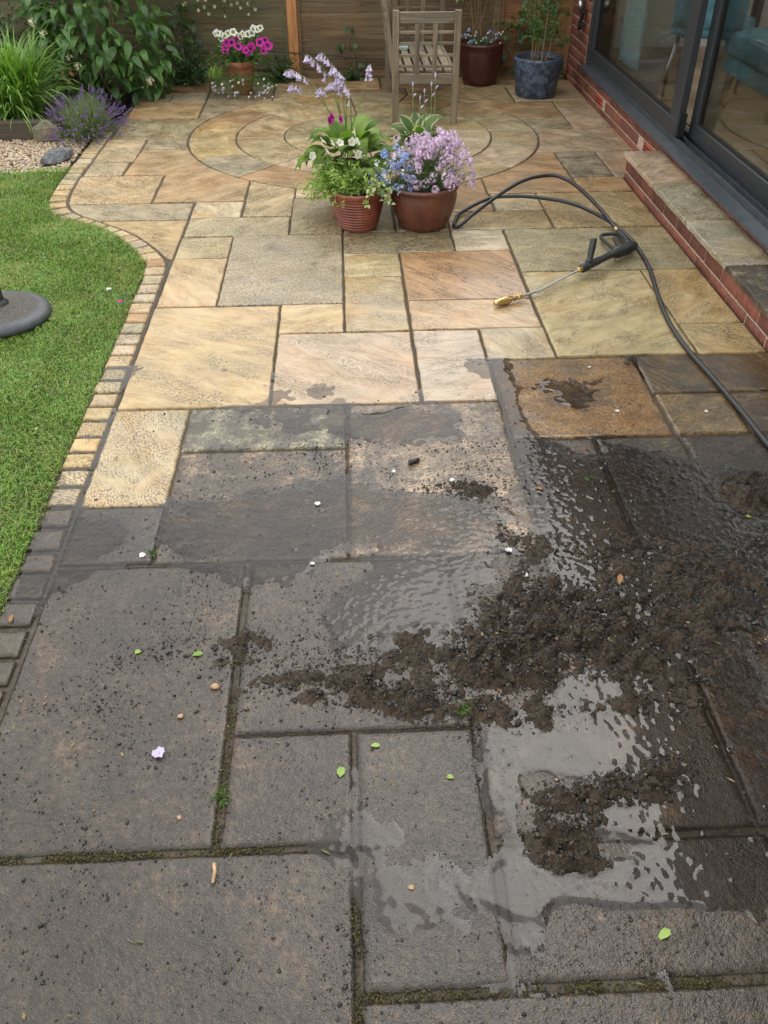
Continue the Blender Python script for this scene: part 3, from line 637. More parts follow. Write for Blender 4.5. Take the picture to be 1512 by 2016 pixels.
fence_panel(-.37, 1.325, M['fence_brown'], 'brown lap fence panel behind the wooden bench')
fence_panel(1.345, 2.6, M['fence_red'], 'reddish lap fence panel behind the blue pot')
def post(x, mat, label, w=.042, y=8.335):
    o = obj('fence_post', MB().bbox(-w, w, -w, w, 0, 1.86, .005, .001), mat); o.location = (x, y, -.01); return tag(o, label, 'fence post', 'fence posts')
post(-.385, M['post'], 'orange brown fence post between the green and the brown panel')
post(1.34, M['fence_brown'], 'weathered fence post behind the maroon pot', .03, 8.34)
cab = spline([(-1.0,8.315,.20),(-.72,8.31,.226),(-.336,8.285,.207),(-.12,8.30,.19),(.139,8.30,.162),(.388,8.31,.147),(.9,8.31,.14)], 8)
tag(obj('cable', MB().tube(cab, .0045, 6), M['rubber'], smooth=True), 'thin black cable sagging along the fence behind the bench', 'cable')

# ---------------------------------------------------------------- house
house = empty('house', (1.97, 4.0, 0), 'red brick house with dark sliding glass doors on the right', 'house')
HI = Matrix.Translation((-1.97, -4.0, 0))
def hobj(name, mb, mat, parent=None, smooth=False):
    o = obj(name, mb, mat, house if parent is None else parent, smooth)
    if parent is None: o.data.transform(HI)
    else: o.data.transform(HI)
    return o
WX = 1.9725
hobj('wall', MB().box(WX, 2.18, -2.5, 8.26, -.02, .205).box(WX, 2.18, 7.66, 8.26, .205, 2.6).box(WX, 2.18, -2.5, 1.6, .205, 2.6).box(WX, 2.18, 1.6, 7.66, 2.25, 2.6), M['mortar'])
bm_full = MB().bbox(0, .016, -.1075, .1075, 0, .065, .002, .0008).mesh('brick', M['brick'])
def brick(yc, z, half=False, mat=None, ln=None, par=None, x=1.968, thick=.016, h=.065):
    ln = ln or (.1025 if half else .215)
    if ln == .215 and mat is None and h == .065: me = bm_full
    else: me = MB().bbox(0, thick, -ln/2, ln/2, 0, h, .002, .0008).mesh('brick', mat or M['brick'])
    o = link('brick', me, par or house); base = Vector((1.97, 4, 0)) if par is None else Vector(par.location)
    o.location = Vector((x+random.uniform(-.0012, .0012), yc, z))-base; return o
def course(y0, y1, z, off, skip=()):
    y = y1+off
    while y > y0:
        a, b = max(y-.215, y0), min(y, y1)
        if b-a > .03 and not any(abs((a+b)/2-s) < .13 for s in skip): brick((a+b)/2, z, ln=(.215 if b-a > .2145 else b-a))
        y -= .225
AIR = (7.10, 5.78)
for c in range(34):
    z = -.028+c*.075; off = 0 if c % 2 else .1125
    if c < 3: course(1.75, 8.26, z, off, AIR if c == 1 else ())
    else:
        course(7.665, 8.26, z, off)
for yc in AIR:
    o = brick(yc, .047, mat=M['airbrick'], ln=.214, x=1.966)
    for r_ in range(2):
        s_ = link('slot', MB().box(-.002, .0005, -.085, .085, 0, .008).mesh('slot', M['seal']), o); s_.location = (0, 0, .018+r_*.022)
# eaves
hobj('roof', MB().box(1.80, 2.9, -2.6, 8.5, 2.62, 2.80).box(5.1, 6.2, -2.6, 8.5, 2.62, 2.80).box(2.9, 5.1, -2.6, 3.2, 2.62, 2.80).box(2.9, 5.1, 7.0, 8.5, 2.62, 2.80), simple('grey_roof_felt', (.09,.09,.09), .9))  # roof with an unseen opening, added to light the room below
hobj('fascia', MB().box(1.775, 1.798, -2.6, 8.5, 2.56, 2.82), M['white_paint'])
hobj('soffit', MB().box(1.80, 1.976, -2.6, 8.5, 2.595, 2.617), M['white_paint'])
gp = [(.055*math.cos(a), .055*math.sin(a)) for a in [PI+PI*k/8 for k in range(9)]]
mb = MB(); vs = []
for y in (-2.6, 8.5): vs += [(1.715+a, y, 2.66+b) for a, b in gp]
mb.add(vs, [(k, k+1, k+10, k+9) for k in range(8)]); hobj('gutter', mb, M['black_plastic'], smooth=True)
# room
hobj('room_floor', MB().box(2.135, 6.0, -2.4, 8.2, .20, .262), M['room_wall'])
tile = NT('tan_floor_tile'); geo = tile.n('NewGeometry').outputs['Position']
M['tile'] = tile.pbr(Base_Color=tile.mix(tile.ramp(tile.noise(geo, 4, 5), .3, .7), (.30,.20,.11), (.42,.30,.17)), Roughness=.3)
tm = MB().bbox(-.297, .297, -.297, .297, 0, .016, .003).mesh('floor_tile', M['tile'])
for i in range(6):
    for j in range(11): o = link('floor_tile', tm, house); o.location = Vector((2.44+i*.6, 1.7+j*.6, .264))-Vector((1.97, 4, 0))
hobj('room_wall', MB().box(6.0, 6.1, -2.4, 2.2, .2, 2.6).box(6.0, 6.1, 6.6, 8.2, .2, 2.6).box(6.0, 6.1, 2.2, 6.6, .2, 1.0).box(2.18, 6.0, 8.15, 8.25, .2, 2.6).box(2.18, 6.0, -2.45, -2.4, .2, 2.6), M['room_wall'])  # unseen gap in the far wall, added to let sky light brighten the room
hobj('ceiling', MB().box(2.1, 2.9, -2.4, 8.2, 2.5, 2.59).box(5.1, 6.0, -2.4, 8.2, 2.5, 2.59).box(2.9, 5.1, -2.4, 3.2, 2.5, 2.59).box(2.9, 5.1, 7.0, 8.2, 2.5, 2.59), M['white_paint'])  # ceiling cut by the same added opening that lights the interior
# sliding doors
door = link('sliding_door', None, house); door.empty_display_size = .05
F_ = M['frame']
def dpart(name, mb, mat, sm=False): return hobj(name, mb, mat, door, sm)
dpart('cill', MB().add([(1.925,1.6,.200),(1.925,7.67,.200),(1.925,7.67,.214),(1.925,1.6,.214),(1.985,1.6,.232),(1.985,7.67,.232),(2.16,1.6,.232),(2.16,7.67,.232),(1.955,1.6,.2),(1.955,7.67,.2)],[(0,3,2,1),(3,4,5,2),(4,6,7,5),(0,1,9,8)]), M['cill'])
dpart('track', MB().box(1.99, 2.005, 1.6, 7.6, .233, .262).box(2.045, 2.055, 1.6, 7.6, .233, .258).box(2.10, 2.12, 1.6, 7.6, .233, .262), M['cill'])
dpart('outer_frame', MB().bbox(1.972, 2.14, 7.60, 7.66, .236, 2.24, .003).bbox(1.972, 2.14, 1.60, 1.66, .236, 2.24, .003).bbox(1.974, 2.138, 1.662, 7.598, 2.18, 2.238, .003), F_)
def leaf_door(x, y0, y1, z0, z1, name, bot=.09, side=.085, wide=None):
    L = wide or side
    t = dpart(name, MB().bbox(x, x+.045, y0, y1, z0, z0+bot, .003).bbox(x, x+.045, y0, y1, z1-.07, z1, .003).bbox(x+.001, x+.044, y0, y0+L, z0+bot+.001, z1-.071, .003).bbox(x+.001, x+.044, y1-side, y1, z0+bot+.001, z1-.071, .003), F_)
    g = dpart(name.replace('frame', 'pane') if False else 'pane', MB().box(x+.019, x+.025, y0+L-.01, y1-side+.01, z0+bot-.01, z1-.06), M['glass'])
    dpart('gasket', MB().box(x+.0145, x+.0185, y0+L+.0, y1-side, z0+bot+.001, z0+bot+.012).box(x+.0145, x+.0185, y0+L, y0+L+.012, z0+bot+.012, z1-.071).box(x+.0145, x+.0185, y1-side-.012, y1-side, z0+bot+.012, z1-.071), M['seal'])
leaf_door(1.985, 5.40, 7.598, .264, 2.178, 'leaf_frame', .085, .06, .15)
leaf_door(2.075, 3.30, 5.43, .264, 2.178, 'leaf_frame', .085, .10)
leaf_door(2.03, 1.662, 3.28, .264, 2.178, 'leaf_frame', .085, .085)
dpart('brush_seal', MB().box(1.989, 2.03, 5.375, 5.399, .270, .40), M['seal'])
cl = hobj('curtain', MB().add([(2.2+.03*math.sin(k*1.3)+.01, 7.1+k*.03, z) for z in (.285, 2.45) for k in range(16)], [(k, k+1, k+17, k+16) for k in range(15)]), M['curtain'], smooth=True)
# furniture in the room
def soft_box(x, y, z, sx, sy, sz, b=.05, n=5):
    """cushion with rounded edges"""
    bm = bmesh.new(); bmesh.ops.create_cube(bm, size=1); bmesh.ops.subdivide_edges(bm, edges=bm.edges[:], cuts=6, use_grid_fill=True)
    for v in bm.verts:
        p = Vector((v.co.x*sx, v.co.y*sy, v.co.z*sz)); h = Vector((sx/2-b, sy/2-b, sz/2-b)); q = Vector([max(-h[i], min(h[i], p[i])) for i in range(3)]); d = p-q
        if d.length > 1e-6: p = q+d.normalized()*min(b, max(abs(d.x), abs(d.y), abs(d.z)))
        v.co = p+Vector((x, y, z))
    vs = [v.co.copy() for v in bm.verts]; fs = [[v.index for v in f.verts] for f in bm.faces]; bm.free(); return MB().add(vs, fs)
ot = empty('upholstered_bench', (2.75, 5.65, .28), 'teal buttoned upholstered bench seen through the right glass door', 'bench')
mb = soft_box(0, 0, .38, .62, .95, .16, .05); obj('cushion', mb, M['teal'], ot, True)
obj('base', MB().bbox(-.28, .28, -.44, .44, .20, .298, .01), M['teal'], ot)
for sx in (-1, 1):
    for sy in (-1, 1): obj('leg', MB().tube([(sx*.24, sy*.38, .2), (sx*.26, sy*.42, 0)], [.025, .015], 8), M['dark_wood'], ot, True)
for bx in (-.15, .15):
    for by in (-.28, 0, .28): obj('button', MB().lathe([(.001, .462), (.012, .460), (.014, .455)], 10, Matrix.Translation((bx, by, 0))), M['teal'], ot, True)
def dining_chair(loc, rz, label):
    t = empty('dining_chair', loc, label, 'chair', 'dining chairs in the room', rz)
    obj('seat', soft_box(0, 0, .43, .46, .46, .10, .04), M['teal'], t, True); obj('backrest', soft_box(0, .22, .70, .44, .08, .52, .035), M['teal'], t, True)
    for sx in (-1, 1):
        for sy in (-1, 1): obj('leg', MB().tube([(sx*.17, sy*.17, .39), (sx*.2, sy*.2, .2), (sx*.2, sy*.21, 0)], .011, 8), M['steel'], t, True)
    return t
dining_chair((2.42, 6.28, .28), R(150), 'teal dining chair with thin metal legs behind the door mullion')
dining_chair((2.63, 4.78, .28), R(-70), 'teal dining chair at the right edge behind the glass')
tb = empty('dining_table', (3.5, 6.6, .28), 'dark wooden dining table deep in the room behind glass', 'table')
obj('table_top', MB().bbox(-.45, .45, -.8, .8, .72, .755, .006), M['dark_wood'], tb)
for sx in (-1, 1):
    for sy in (-1, 1): obj('leg', MB().box(sx*.38-.03, sx*.38+.03, sy*.7-.03, sy*.7+.03, 0, .719), M['dark_wood'], tb)
# brick step
step = empty('brick_step', (1.75, 3.7, 0), 'low brick step with sandstone treads below the sliding door', 'step')
obj('core', MB().box(.0055, .225, -1.95, 1.80, -.02, .128), M['mortar'], step)
for c, (z, h) in enumerate(((-.01, .046), (.046, .066))):
    y = 5.50-.0 + (.1125 if c else 0)
    while y > 1.8:
        a, b = y-.215, min(y, 5.50)
        if b-a > .05: brick((a+b)/2, z, ln=b-a-.0, par=step, x=1.752, h=h, mat=M['brick'] if h == .066 else None)
        y -= .225
bx = MB()
for z, h in ((-.01, .046), (.046, .066)):
    o = link('brick', MB().bbox(0, .195, 0, .012, 0, h, .002).mesh('brick', M['brick']), step); o.location = (.02, 1.795, z)
ys = [5.515, 4.90, 4.318, 3.735, 3.15, 2.56, 1.8]
for k, (a, b) in enumerate(zip(ys, ys[1:])):
    o = slab([(1.722, b), (1.972, b), (1.972, a), (1.722, a)], ['pin',(.36,.33,.25),(.37,.34,.255),'gre','buf','buf'][k], [.08,.18,.2,.5,.4,.4][k], .35, joint=.003, parent=step, name='tread', th=.026, bev=.004, jit=.004)
    o.location = Vector((o.location.x, o.location.y, .157))-Vector((1.75, 3.7, 0))
# tap with pipe on the wall corner
tp = empty('outdoor_tap', (1.968, 7.80, .50), 'black outdoor tap and pipe on the brick corner', 'tap')
obj('pipe', MB().tube(spline([(-.03,0,.45),(-.032,.0,.2),(-.03,.0,.06),(-.035,.03,0),(-.03,.05,-.05),(-.03,.09,-.06)], 6), .013, 8), M['black_plastic'], tp, True)
obj('bracket', MB().bbox(-.05, -.001, -.03, .05, -.03, -.005, .003), M['black_plastic'], tp); obj('bracket', MB().bbox(-.06, -.001, -.02, .02, .06, .09, .003), M['black_plastic'], tp)
obj('valve', MB().lathe([(.001,-.03),(.02,-.03),(.024,0),(.02,.03),(.001,.03)], 12, Matrix.Translation((-.06, -.01, .12))), M['steel'], tp, True)
#@@PART2
# ---------------------------------------------------------------- bench
bench = empty('garden_bench', (.612, 7.345, 0), 'weathered grey lattice wooden bench standing end-on near the fence', 'bench')
X0, X1, Y0, Y1 = -.215, .215, -.535, .535; T = .022
for x in (X0, X1):
    for y in (Y0, Y1): obj('leg', MB().bbox(x-T, x+T, y-T, y+T, 0, .735, .003, .001), M['bench_z'], bench)
for y in (Y0, Y1):
    obj('arm_rail', MB().bbox(X0+T+.001, X1-T-.001, y-.016, y+.016, .655, .725, .003), M['bench_x'], bench)
    obj('seat_rail', MB().bbox(X0+T+.001, X1-T-.001, y-.014, y+.014, .272, .338, .003), M['bench_x'], bench)
    for z in (.385, .455, .530, .600): obj('lattice_slat', MB().bbox(X0+T+.001, X1-T-.001, y-.008, y+.008, z-.009, z+.009, .002), M['bench_x'], bench)
    for x in (-.065, .06): obj('lattice_upright', MB().bbox(x-.017, x+.017, y-.0185-(.0 if y < 0 else 0), y-.0085, .339, .654, .002), M['bench_z'], bench)
for x in (X0, X1): obj('seat_rail', MB().bbox(x-.013, x+.013, Y0+T+.001, Y1-T-.001, .272, .338, .003), M['bench'], bench)
for k in range(6):
    x = -.175+k*.068; obj('seat_slat', MB().bbox(x-.025, x+.025, Y0-.0+.02, Y1-.02, .339, .356, .003, .001), M['bench'], bench)
# reclined back on the left side
def bk(z): return X0-.0-(z-.36)*.14
for z, h in ((.78, .03), (.42, .02)): obj('back_rail', MB().bbox(bk(z)-.016, bk(z)+.016, Y0+.02, Y1-.02, z-h, z+h, .003), M['bench'], bench)
for z in (.50, .575, .65, .715): obj('back_slat', MB().bbox(bk(z)-.008, bk(z)+.008, Y0+.03, Y1-.03, z-.009, z+.009, .002), M['bench'], bench)
for k in range(7):
    y = Y0+.12+k*.138; obj('back_upright', MB().tube([(bk(.44)+.015, y, .44), (bk(.75)+.015, y, .75)], .015, 4), M['bench_z'], bench)
for y in (Y0+.03, Y1-.03): obj('back_post', MB().tube([(X0-.002, y, .34), (bk(.82), y, .82)], .021, 4), M['bench_z'], bench)
bx_ = obj('tray', MB().lathe([(.001,.0),(.04,.0),(.05,.022),(.047,.022),(.038,.004),(.001,.004)], 4, Matrix.Rotation(R(45), 4, 'Z')), M['curtain']); bx_.location = (.50, 7.56, .357); tag(bx_, 'small pale blue dish left on the bench seat', 'dish')

# ---------------------------------------------------------------- pots
def pot(name, loc, prof, mat, label, soil_r, soil_z, n=48, cat='plant pot'):
    t = empty(name, loc, label, cat); zt = max(z for r, z in prof)
    obj('body', MB().lathe(prof, n), mat, t, True)
    obj('soil', MB().lathe([(.001, soil_z+.008), (soil_r*.6, soil_z+.006), (soil_r, soil_z)], 24), M['soil'], t, True)
    return t
def ribs(prof_fn, z0, z1, n, amp, per):
    return [(prof_fn((z-z0)/(z1-z0))+amp*(math.sin(z/per*2*PI)), z) for z in np.linspace(z0, z1, n)]
rp = [(.001,0),(.088,0),(.100,.004)]+ribs(lambda t: .102+.046*t**.8, .008, .178, 90, .0022, .0155)+[(.152,.182),(.156,.190),(.160,.205),(.158,.213),(.150,.214),(.143,.205),(.140,.17)]
pot('plant_pot', (.076, 4.725, 0), rp, M['pot_ribbed'], 'ribbed russet glazed pot, smaller of the two in front', .142, .182)
rp2 = [(.001,0),(.110,0),(.124,.006),(.138,.03),(.156,.07),(.170,.11),(.178,.15),(.179,.175),(.176,.195),(.178,.203),(.186,.212),(.189,.222),(.184,.231),(.172,.231),(.163,.222),(.160,.18)]
pot('plant_pot', (.432, 4.735, 0), rp2, M['pot_round'], 'smooth rounded russet pot holding pink and blue flowers', .161, .20)
mp = [(.001,0),(.130,0),(.138,.006),(.150,.05),(.168,.12),(.180,.19),(.184,.25),(.184,.285),(.192,.296),(.196,.308),(.190,.318),(.176,.318),(.168,.30),(.165,.26)]
pot('plant_pot', (1.185, 8.09, 0), mp, M['pot_maroon'], 'large maroon glazed pot against the fence behind the bench', .167, .28)
bp = [(.001,0),(.150,0),(.160,.006),(.166,.05),(.176,.13),(.184,.2),(.190,.245),(.193,.262),(.194,.277),(.190,.287),(.180,.287),(.174,.276),(.170,.24)]
pot('plant_pot', (1.585, 7.645, 0), bp, M['pot_blue'], 'blue black speckled pot standing by the brick corner', .172, .25)
tpf = [(.001,0),(.068,0),(.078,.004),(.088,.05),(.100,.12),(.109,.18),(.111,.2),(.119,.205),(.122,.23),(.119,.247),(.110,.248),(.104,.235),(.102,.2)]
pot('plant_pot', (-.80, 7.82, 0), tpf, M['terracotta'], 'old terracotta pot with white and magenta petunias by the fence', .103, .22)
hp = [(.001,0),(.09,0),(.10,.01),(.125,.12),(.14,.2),(.146,.21),(.146,.225),(.138,.225),(.13,.2)]
pot('plant_pot', (.03, 5.07, 0), hp, M['pot_maroon'], 'dark pot of the lilac hosta behind the ribbed pot', .132, .2)
pot('plant_pot', (.44, 5.20, 0), hp, M['pot_maroon'], 'dark pot of the cream-edged hosta behind the round pot', .132, .2)

# ---------------------------------------------------------------- leaves and flowers
def leaf_mesh(name, L, W, mat, droop=.35, fold=.25, n=6, tip=1.0, base=.6, wave=0.0, edge=False, rise=0.0):
    """leaf along +Y, upper face +Z, arching down"""
    vs = []; ed = []
    ncol = 5 if edge else 3
    for i in range(n+1):
        t = i/n; w = W/2*(math.sin(PI*t**base)**tip) if 0 < i < n else W*.02
        a = droop*t*t*1.5; y = L*(math.sin(a)/max(a, 1e-4)*t if a > 1e-4 else t); z = -L*t*(1-math.cos(a))/max(a, 1e-4)+rise*L*t
        for k in range(ncol):
            u = -1+2*k/(ncol-1); vs.append((w*u, y, z+abs(u)*w*fold+wave*W*math.sin(t*9+k*2)*abs(u))); ed.append(abs(u))
    fs = [(i*ncol+k, i*ncol+k+1, (i+1)*ncol+k+1, (i+1)*ncol+k) for i in range(n) for k in range(ncol-1)]
    me = MB().add(vs, fs).mesh(name, mat, True)
    if edge: at = me.attributes.new('edge', 'FLOAT', 'POINT'); at.data.foreach_set('value', ed)
    return me
def flower_mesh(name, r, mat, lobes=5, depth=.35, n=30, ruffle=.08, throat=None):
    """funnel flower opening along +Z"""
    vs = []; rings = [(0.08, -depth), (.25, -depth*.45), (.55, -.10), (.85, .0), (1.0, -.02)]
    for q, (rr, z) in enumerate(rings):
        for k in range(n):
            a = 2*PI*k/n; lob = 1+ (.11*math.cos(lobes*a)*(q/4)); vs.append((r*rr*lob*math.cos(a), r*rr*lob*math.sin(a), r*(z+ruffle*math.sin(lobes*2*a+q)*(q/4))))
    fs = [(q*n+k, q*n+(k+1)%n, (q+1)*n+(k+1)%n, (q+1)*n+k) for q in range(4) for k in range(n)]
    me = MB().add(vs, fs).mesh(name, mat, True)
    if throat: me.materials.append(throat); [setattr(me.polygons[i], 'material_index', 1) for i in range(2*n)]
    return me
def floret(mb, p, r, nrm, petals=5):
    u = Vector(nrm).normalized(); a = u.orthogonal().normalized(); b = u.cross(a); p = Vector(p); ph = random.random()*6
    for k in range(petals):
        an = ph+2*PI*k/petals; d = a*math.cos(an)+b*math.sin(an); e = u.cross(d)
        mb.add([p, p+d*r*.6+e*r*.38+u*r*.15, p+d*r*1.05+u*r*.05, p+d*r*.6-e*r*.38+u*r*.15], [(0, 1, 2, 3)])
def cluster_mesh(name, mat, n, R0, r, elong=1.0):
    mb = MB()
    for k in range(n):
        d = Vector((random.gauss(0,1), random.gauss(0,1), random.gauss(0,1)+.3)).normalized(); floret(mb, (d.x*R0, d.y*R0, d.z*R0*elong), r*random.uniform(.8, 1.2), d)
    return mb.mesh(name, mat, False)
def sprig(mb, p, d, n, ll, lw, L, droop=.3):
    """thin stem with small leaves, joined into mb as foliage"""
    p = Vector(p); d = Vector(d).normalized(); q = p.copy()
    for k in range(n):
        t = k/max(1, n-1); q = q+d*(L/n); d = (d+Vector((random.uniform(-.12,.12), random.uniform(-.12,.12), -droop/n))).normalized()
        a = random.random()*6.28; o1 = d.orthogonal().normalized(); o2 = d.cross(o1); s = (o1*math.cos(a)+o2*math.sin(a)+d*.7).normalized(); e = s.cross(d).normalized()
        l = ll*random.uniform(.7, 1.2); w_ = lw*random.uniform(.8, 1.2); up = s.cross(e)*.12*l
        mb.add([q, q+s*l*.45+e*w_*.5, q+s*l-up, q+s*l*.45-e*w_*.5], [(0, 1, 2, 3)])
    return q, d
def blades(mb, c, n, Lr, wr, spread, lean=0.0, seg=6, droop=(1.2, 2.4), dirs=None, pr=.08):
    for k in range(n):
        a = random.random()*2*PI if dirs is None else random.uniform(*dirs); rr = pr*math.sqrt(random.random()); p = Vector((c[0]+rr*math.cos(a*1.7+k), c[1]+rr*math.sin(a*1.7+k), c[2])); L = random.uniform(*Lr); w_ = random.uniform(*wr)
        el = PI/2-abs(random.gauss(0, spread)); dr = random.uniform(*droop); d = Vector((math.cos(a), math.sin(a), 0)); side = Vector((-d.y, d.x, 0)); vs = []; th = el
        for i in range(seg+1):
            t = i/seg; ww = w_*(1-t**3)*(.6+.4*min(1, t*4)) if i < seg else w_*.05
            vs += [p-side*ww, p+side*ww]; p = p+(d*math.cos(th)+Vector((0,0,1))*math.sin(th))*(L/seg); th -= dr/seg*(.3+1.4*t)
        mb.add(vs, [(2*i, 2*i+1, 2*i+3, 2*i+2) for i in range(seg)])

# strap-leaved clump in the raised bed
pl = empty('strap_leaf_plant', (-2.33, 6.95, .08), 'large clump of arching green strap leaves in the raised bed', 'plant')
mb = MB(); blades(mb, (0, 0, 0), 520, (.40, .66), (.0055, .010), .42, droop=(1.0, 2.5), pr=.15); blades(mb, (-.02, -.12, 0), 260, (.28, .45), (.005, .009), .75, droop=(1.2, 2.4), pr=.14, dirs=(-2.9, .3))
obj('foliage', mb, M['day_leaf'], pl)
pl2 = empty('strap_leaf_plant', (-2.95, 6.95, .08), 'second clump of strap leaves at the left edge of the raised bed', 'plant')
mb = MB(); blades(mb, (0, 0, 0), 330, (.40, .62), (.0055, .010), .45, pr=.15); obj('foliage', mb, M['day_leaf'], pl2)
# broad-leaved shrub
sh = empty('broadleaf_shrub', (-1.85, 7.78, 0), 'broad-leaved evergreen shrub with white flower heads against the fence', 'shrub')
LM = [leaf_mesh('leaf', .15*s_, .056*s_, M['shrub_leaf'], dr, .22, 6, .9, .75) for s_, dr in ((1, .5), (1.15, .9), (.85, .3), (1.05, 1.2))]
mbs = MB(); tips = []
for k in range(9):
    a = random.uniform(0, 2*PI); rr = random.uniform(.1, .45); top = Vector((rr*math.cos(a)*1.15, rr*math.sin(a)*.55-.05, random.uniform(.25, 1.15)))
    p0 = Vector((random.uniform(-.08,.08), random.uniform(-.05,.05), 0)); pts = spline([p0, p0*.5+top*.45+Vector((0,0,.1)), top], 5); mbs.tube(pts, [.009-.006*i/len(pts) for i in range(len(pts))], 6); tips.append(pts)
obj('branch', mbs, M['brownstem'], sh, True)
cnt = 0
while cnt < 296:
    x = random.uniform(-.52, .50); y = random.uniform(-.40, .2); z = random.uniform(.05, 1.0)
    if (x/.52)**2+((y+.05)/.38)**2+((z-.45)/.62)**2 > 1: continue
    hfront = ((x/.52)**2+((y+.05)/.38)**2+((z-.45)/.62)**2)
    if hfront < .45 and random.random() < .8: continue
    if y > 0 and random.random() < .75: continue
    if z > .72 and random.random() < .6: continue
    d = Vector((x*.9+random.gauss(0,.35), y*1.3-.15+random.gauss(0,.35), random.gauss(-.08, .30)))
    link('leaf', random.choice(LM), sh, frame((x, y, z), d, random.uniform(-.5, .5), random.uniform(.75, 1.2))); cnt += 1
fi = MB(); lm0 = LM[0]; lv0 = [v.co.copy() for v in lm0.vertices]; lf0 = [tuple(p_.vertices) for p_ in lm0.polygons]
for k in range(520):
    x = random.uniform(-.62, .48); z = random.uniform(.03, 1.25); y = random.uniform(-.15, .38); Mf = frame((x, y, z), (random.gauss(0,.6), random.gauss(-.5,.4), random.gauss(-.2,.4)), random.uniform(-.6,.6), random.uniform(.7,1.2)); fi.add([Mf @ v for v in lv0], lf0)
tag(obj('inner_foliage', fi, M['shrub_leaf'], sh, True), kind='stuff')
hm = cluster_mesh('flower_head', M['cream'], 22, .028, .010)
for p in ((-.36,-.30,.50),(-.12,-.42,.30),(-.18,-.40,.36),(.38,-.30,.17),(-.44,-.25,.57),(.10,-.3,.62)): link('flower_head', hm, sh, Matrix.Translation(p))
for k in range(16):
    link('withered_leaf', leaf_mesh('withered_leaf', .06, .016, M['dead'], 1.0, .4, 4) if k == 0 else bpy.data.meshes['withered_leaf'], sh, frame((-.22+random.gauss(0,.03), -.42+random.gauss(0,.02), .2+.16*random.random()), (random.gauss(0,.4), -.3, -1), random.random()*3))
# dark undergrowth along the fence
def bush(name, loc, size, n, lm, mat, label, cat='plant', leafL=.03, leafW=.016, stems=True):
    t = empty(name, loc, label, cat); mb = MB()
    for k in range(n):
        a = random.random()*2*PI; e = random.uniform(.1, 1.3); d = Vector((math.cos(a)*math.cos(e)*size[0], math.sin(a)*math.cos(e)*size[1], math.sin(e)*size[2])); sprig(mb, (random.gauss(0,size[0]*.12), random.gauss(0,size[1]*.12), .0), d, random.randint(7, 12), leafL, leafW, d.length*random.uniform(.6, 1.05))
    obj('foliage', mb, mat, t); return t
bush('undergrowth', (-1.30, 8.17, 0), (.30, .16, .34), 130, None, M['dark_leaf'], 'dark leafy undergrowth between the shrub and the petunia pot')
bush('undergrowth', (-.50, 8.2, 0), (.20, .12, .24), 80, None, M['dark_leaf'], 'small dark plant at the foot of the orange post')
bush('undergrowth', (.12, 8.24, 0), (.16, .08, .12), 30, None, M['dark_leaf'], 'low dark plant at the fence left of the bench')
bush('undergrowth', (-2.75, 7.9, .08), (.40, .25, .8), 130, None, M['dark_leaf'], 'tall dark shrub in the left corner behind the strap leaves', leafL=.05, leafW=.024)
# climbers on the fence
ivm = [leaf_mesh('leaf', .055*s_, .042*s_, M['dark_leaf'], .4, .15, 4, .7, .6) for s_ in (1, 1.3, .8)]
def climber(loc, spots, n, meshes, label, cat='climber', sp=(.1, .1)):
    t = empty('climbing_plant', loc, label, cat); mb = MB(); pts = spline([(x, random.uniform(-.03, 0), z) for x, z in spots], 6); mb.tube(pts, .0035, 5); obj('vine', mb, M['brownstem'], t, True)
    for k in range(n):
        p = random.choice(pts); link('leaf', random.choice(meshes), t, frame(p+Vector((random.gauss(0,sp[0]), random.uniform(-.07,-.015), random.gauss(0,sp[1]))), (random.gauss(0,.5), -.55, random.gauss(-.5,.35)), random.uniform(-.5,.5), random.uniform(.6,1.2)))
    return t
climber((1.55, 8.30, 0), [(0,0),(-.05,.15),(.05,.3),(-.05,.42),(.1,.5),(.2,.75)], 110, ivm, 'dark ivy climbing the fence between the maroon and blue pots', sp=(.11,.06))
climber((1.88, 8.27, 0), [(0,0),(-.02,.15),(.02,.3)], 26, ivm, 'small ivy in the corner of fence and brick wall', sp=(.03,.05))
climber((.10, 8.32, 0), [(0,.05),(.03,.15),(-.03,.25),(.02,.36)], 16, ivm, 'small climber growing over the brown fence panel', sp=(.06,.03))
climber((-1.25, 8.30, 0), [(0,0),(.04,.2),(-.04,.4),(.0,.6)], 85, ivm, 'dark climber on the green fence panel left of the petunias', sp=(.07,.04))
tf = empty('flowering_climber', (-.98, 8.25, .5), 'climber with small cream flowers hanging at the fence top edge', 'climber'); mb = MB()
for k in range(170): sprig(mb, (random.uniform(-.30,.32), random.uniform(-.06,.0), random.uniform(.08,.5)), (random.gauss(0,.5), -.4, random.uniform(-.8,.4)), 8, .028, .012, .14, .9)
obj('foliage', mb, M['mid_leaf'], tf)
cm = cluster_mesh('flower', M['cream'], 6, .008, .010)
for k in range(46): link('flower', cm, tf, Matrix.Translation((random.uniform(-.28,.32), random.uniform(-.11,-.03), random.uniform(.0,.35))))
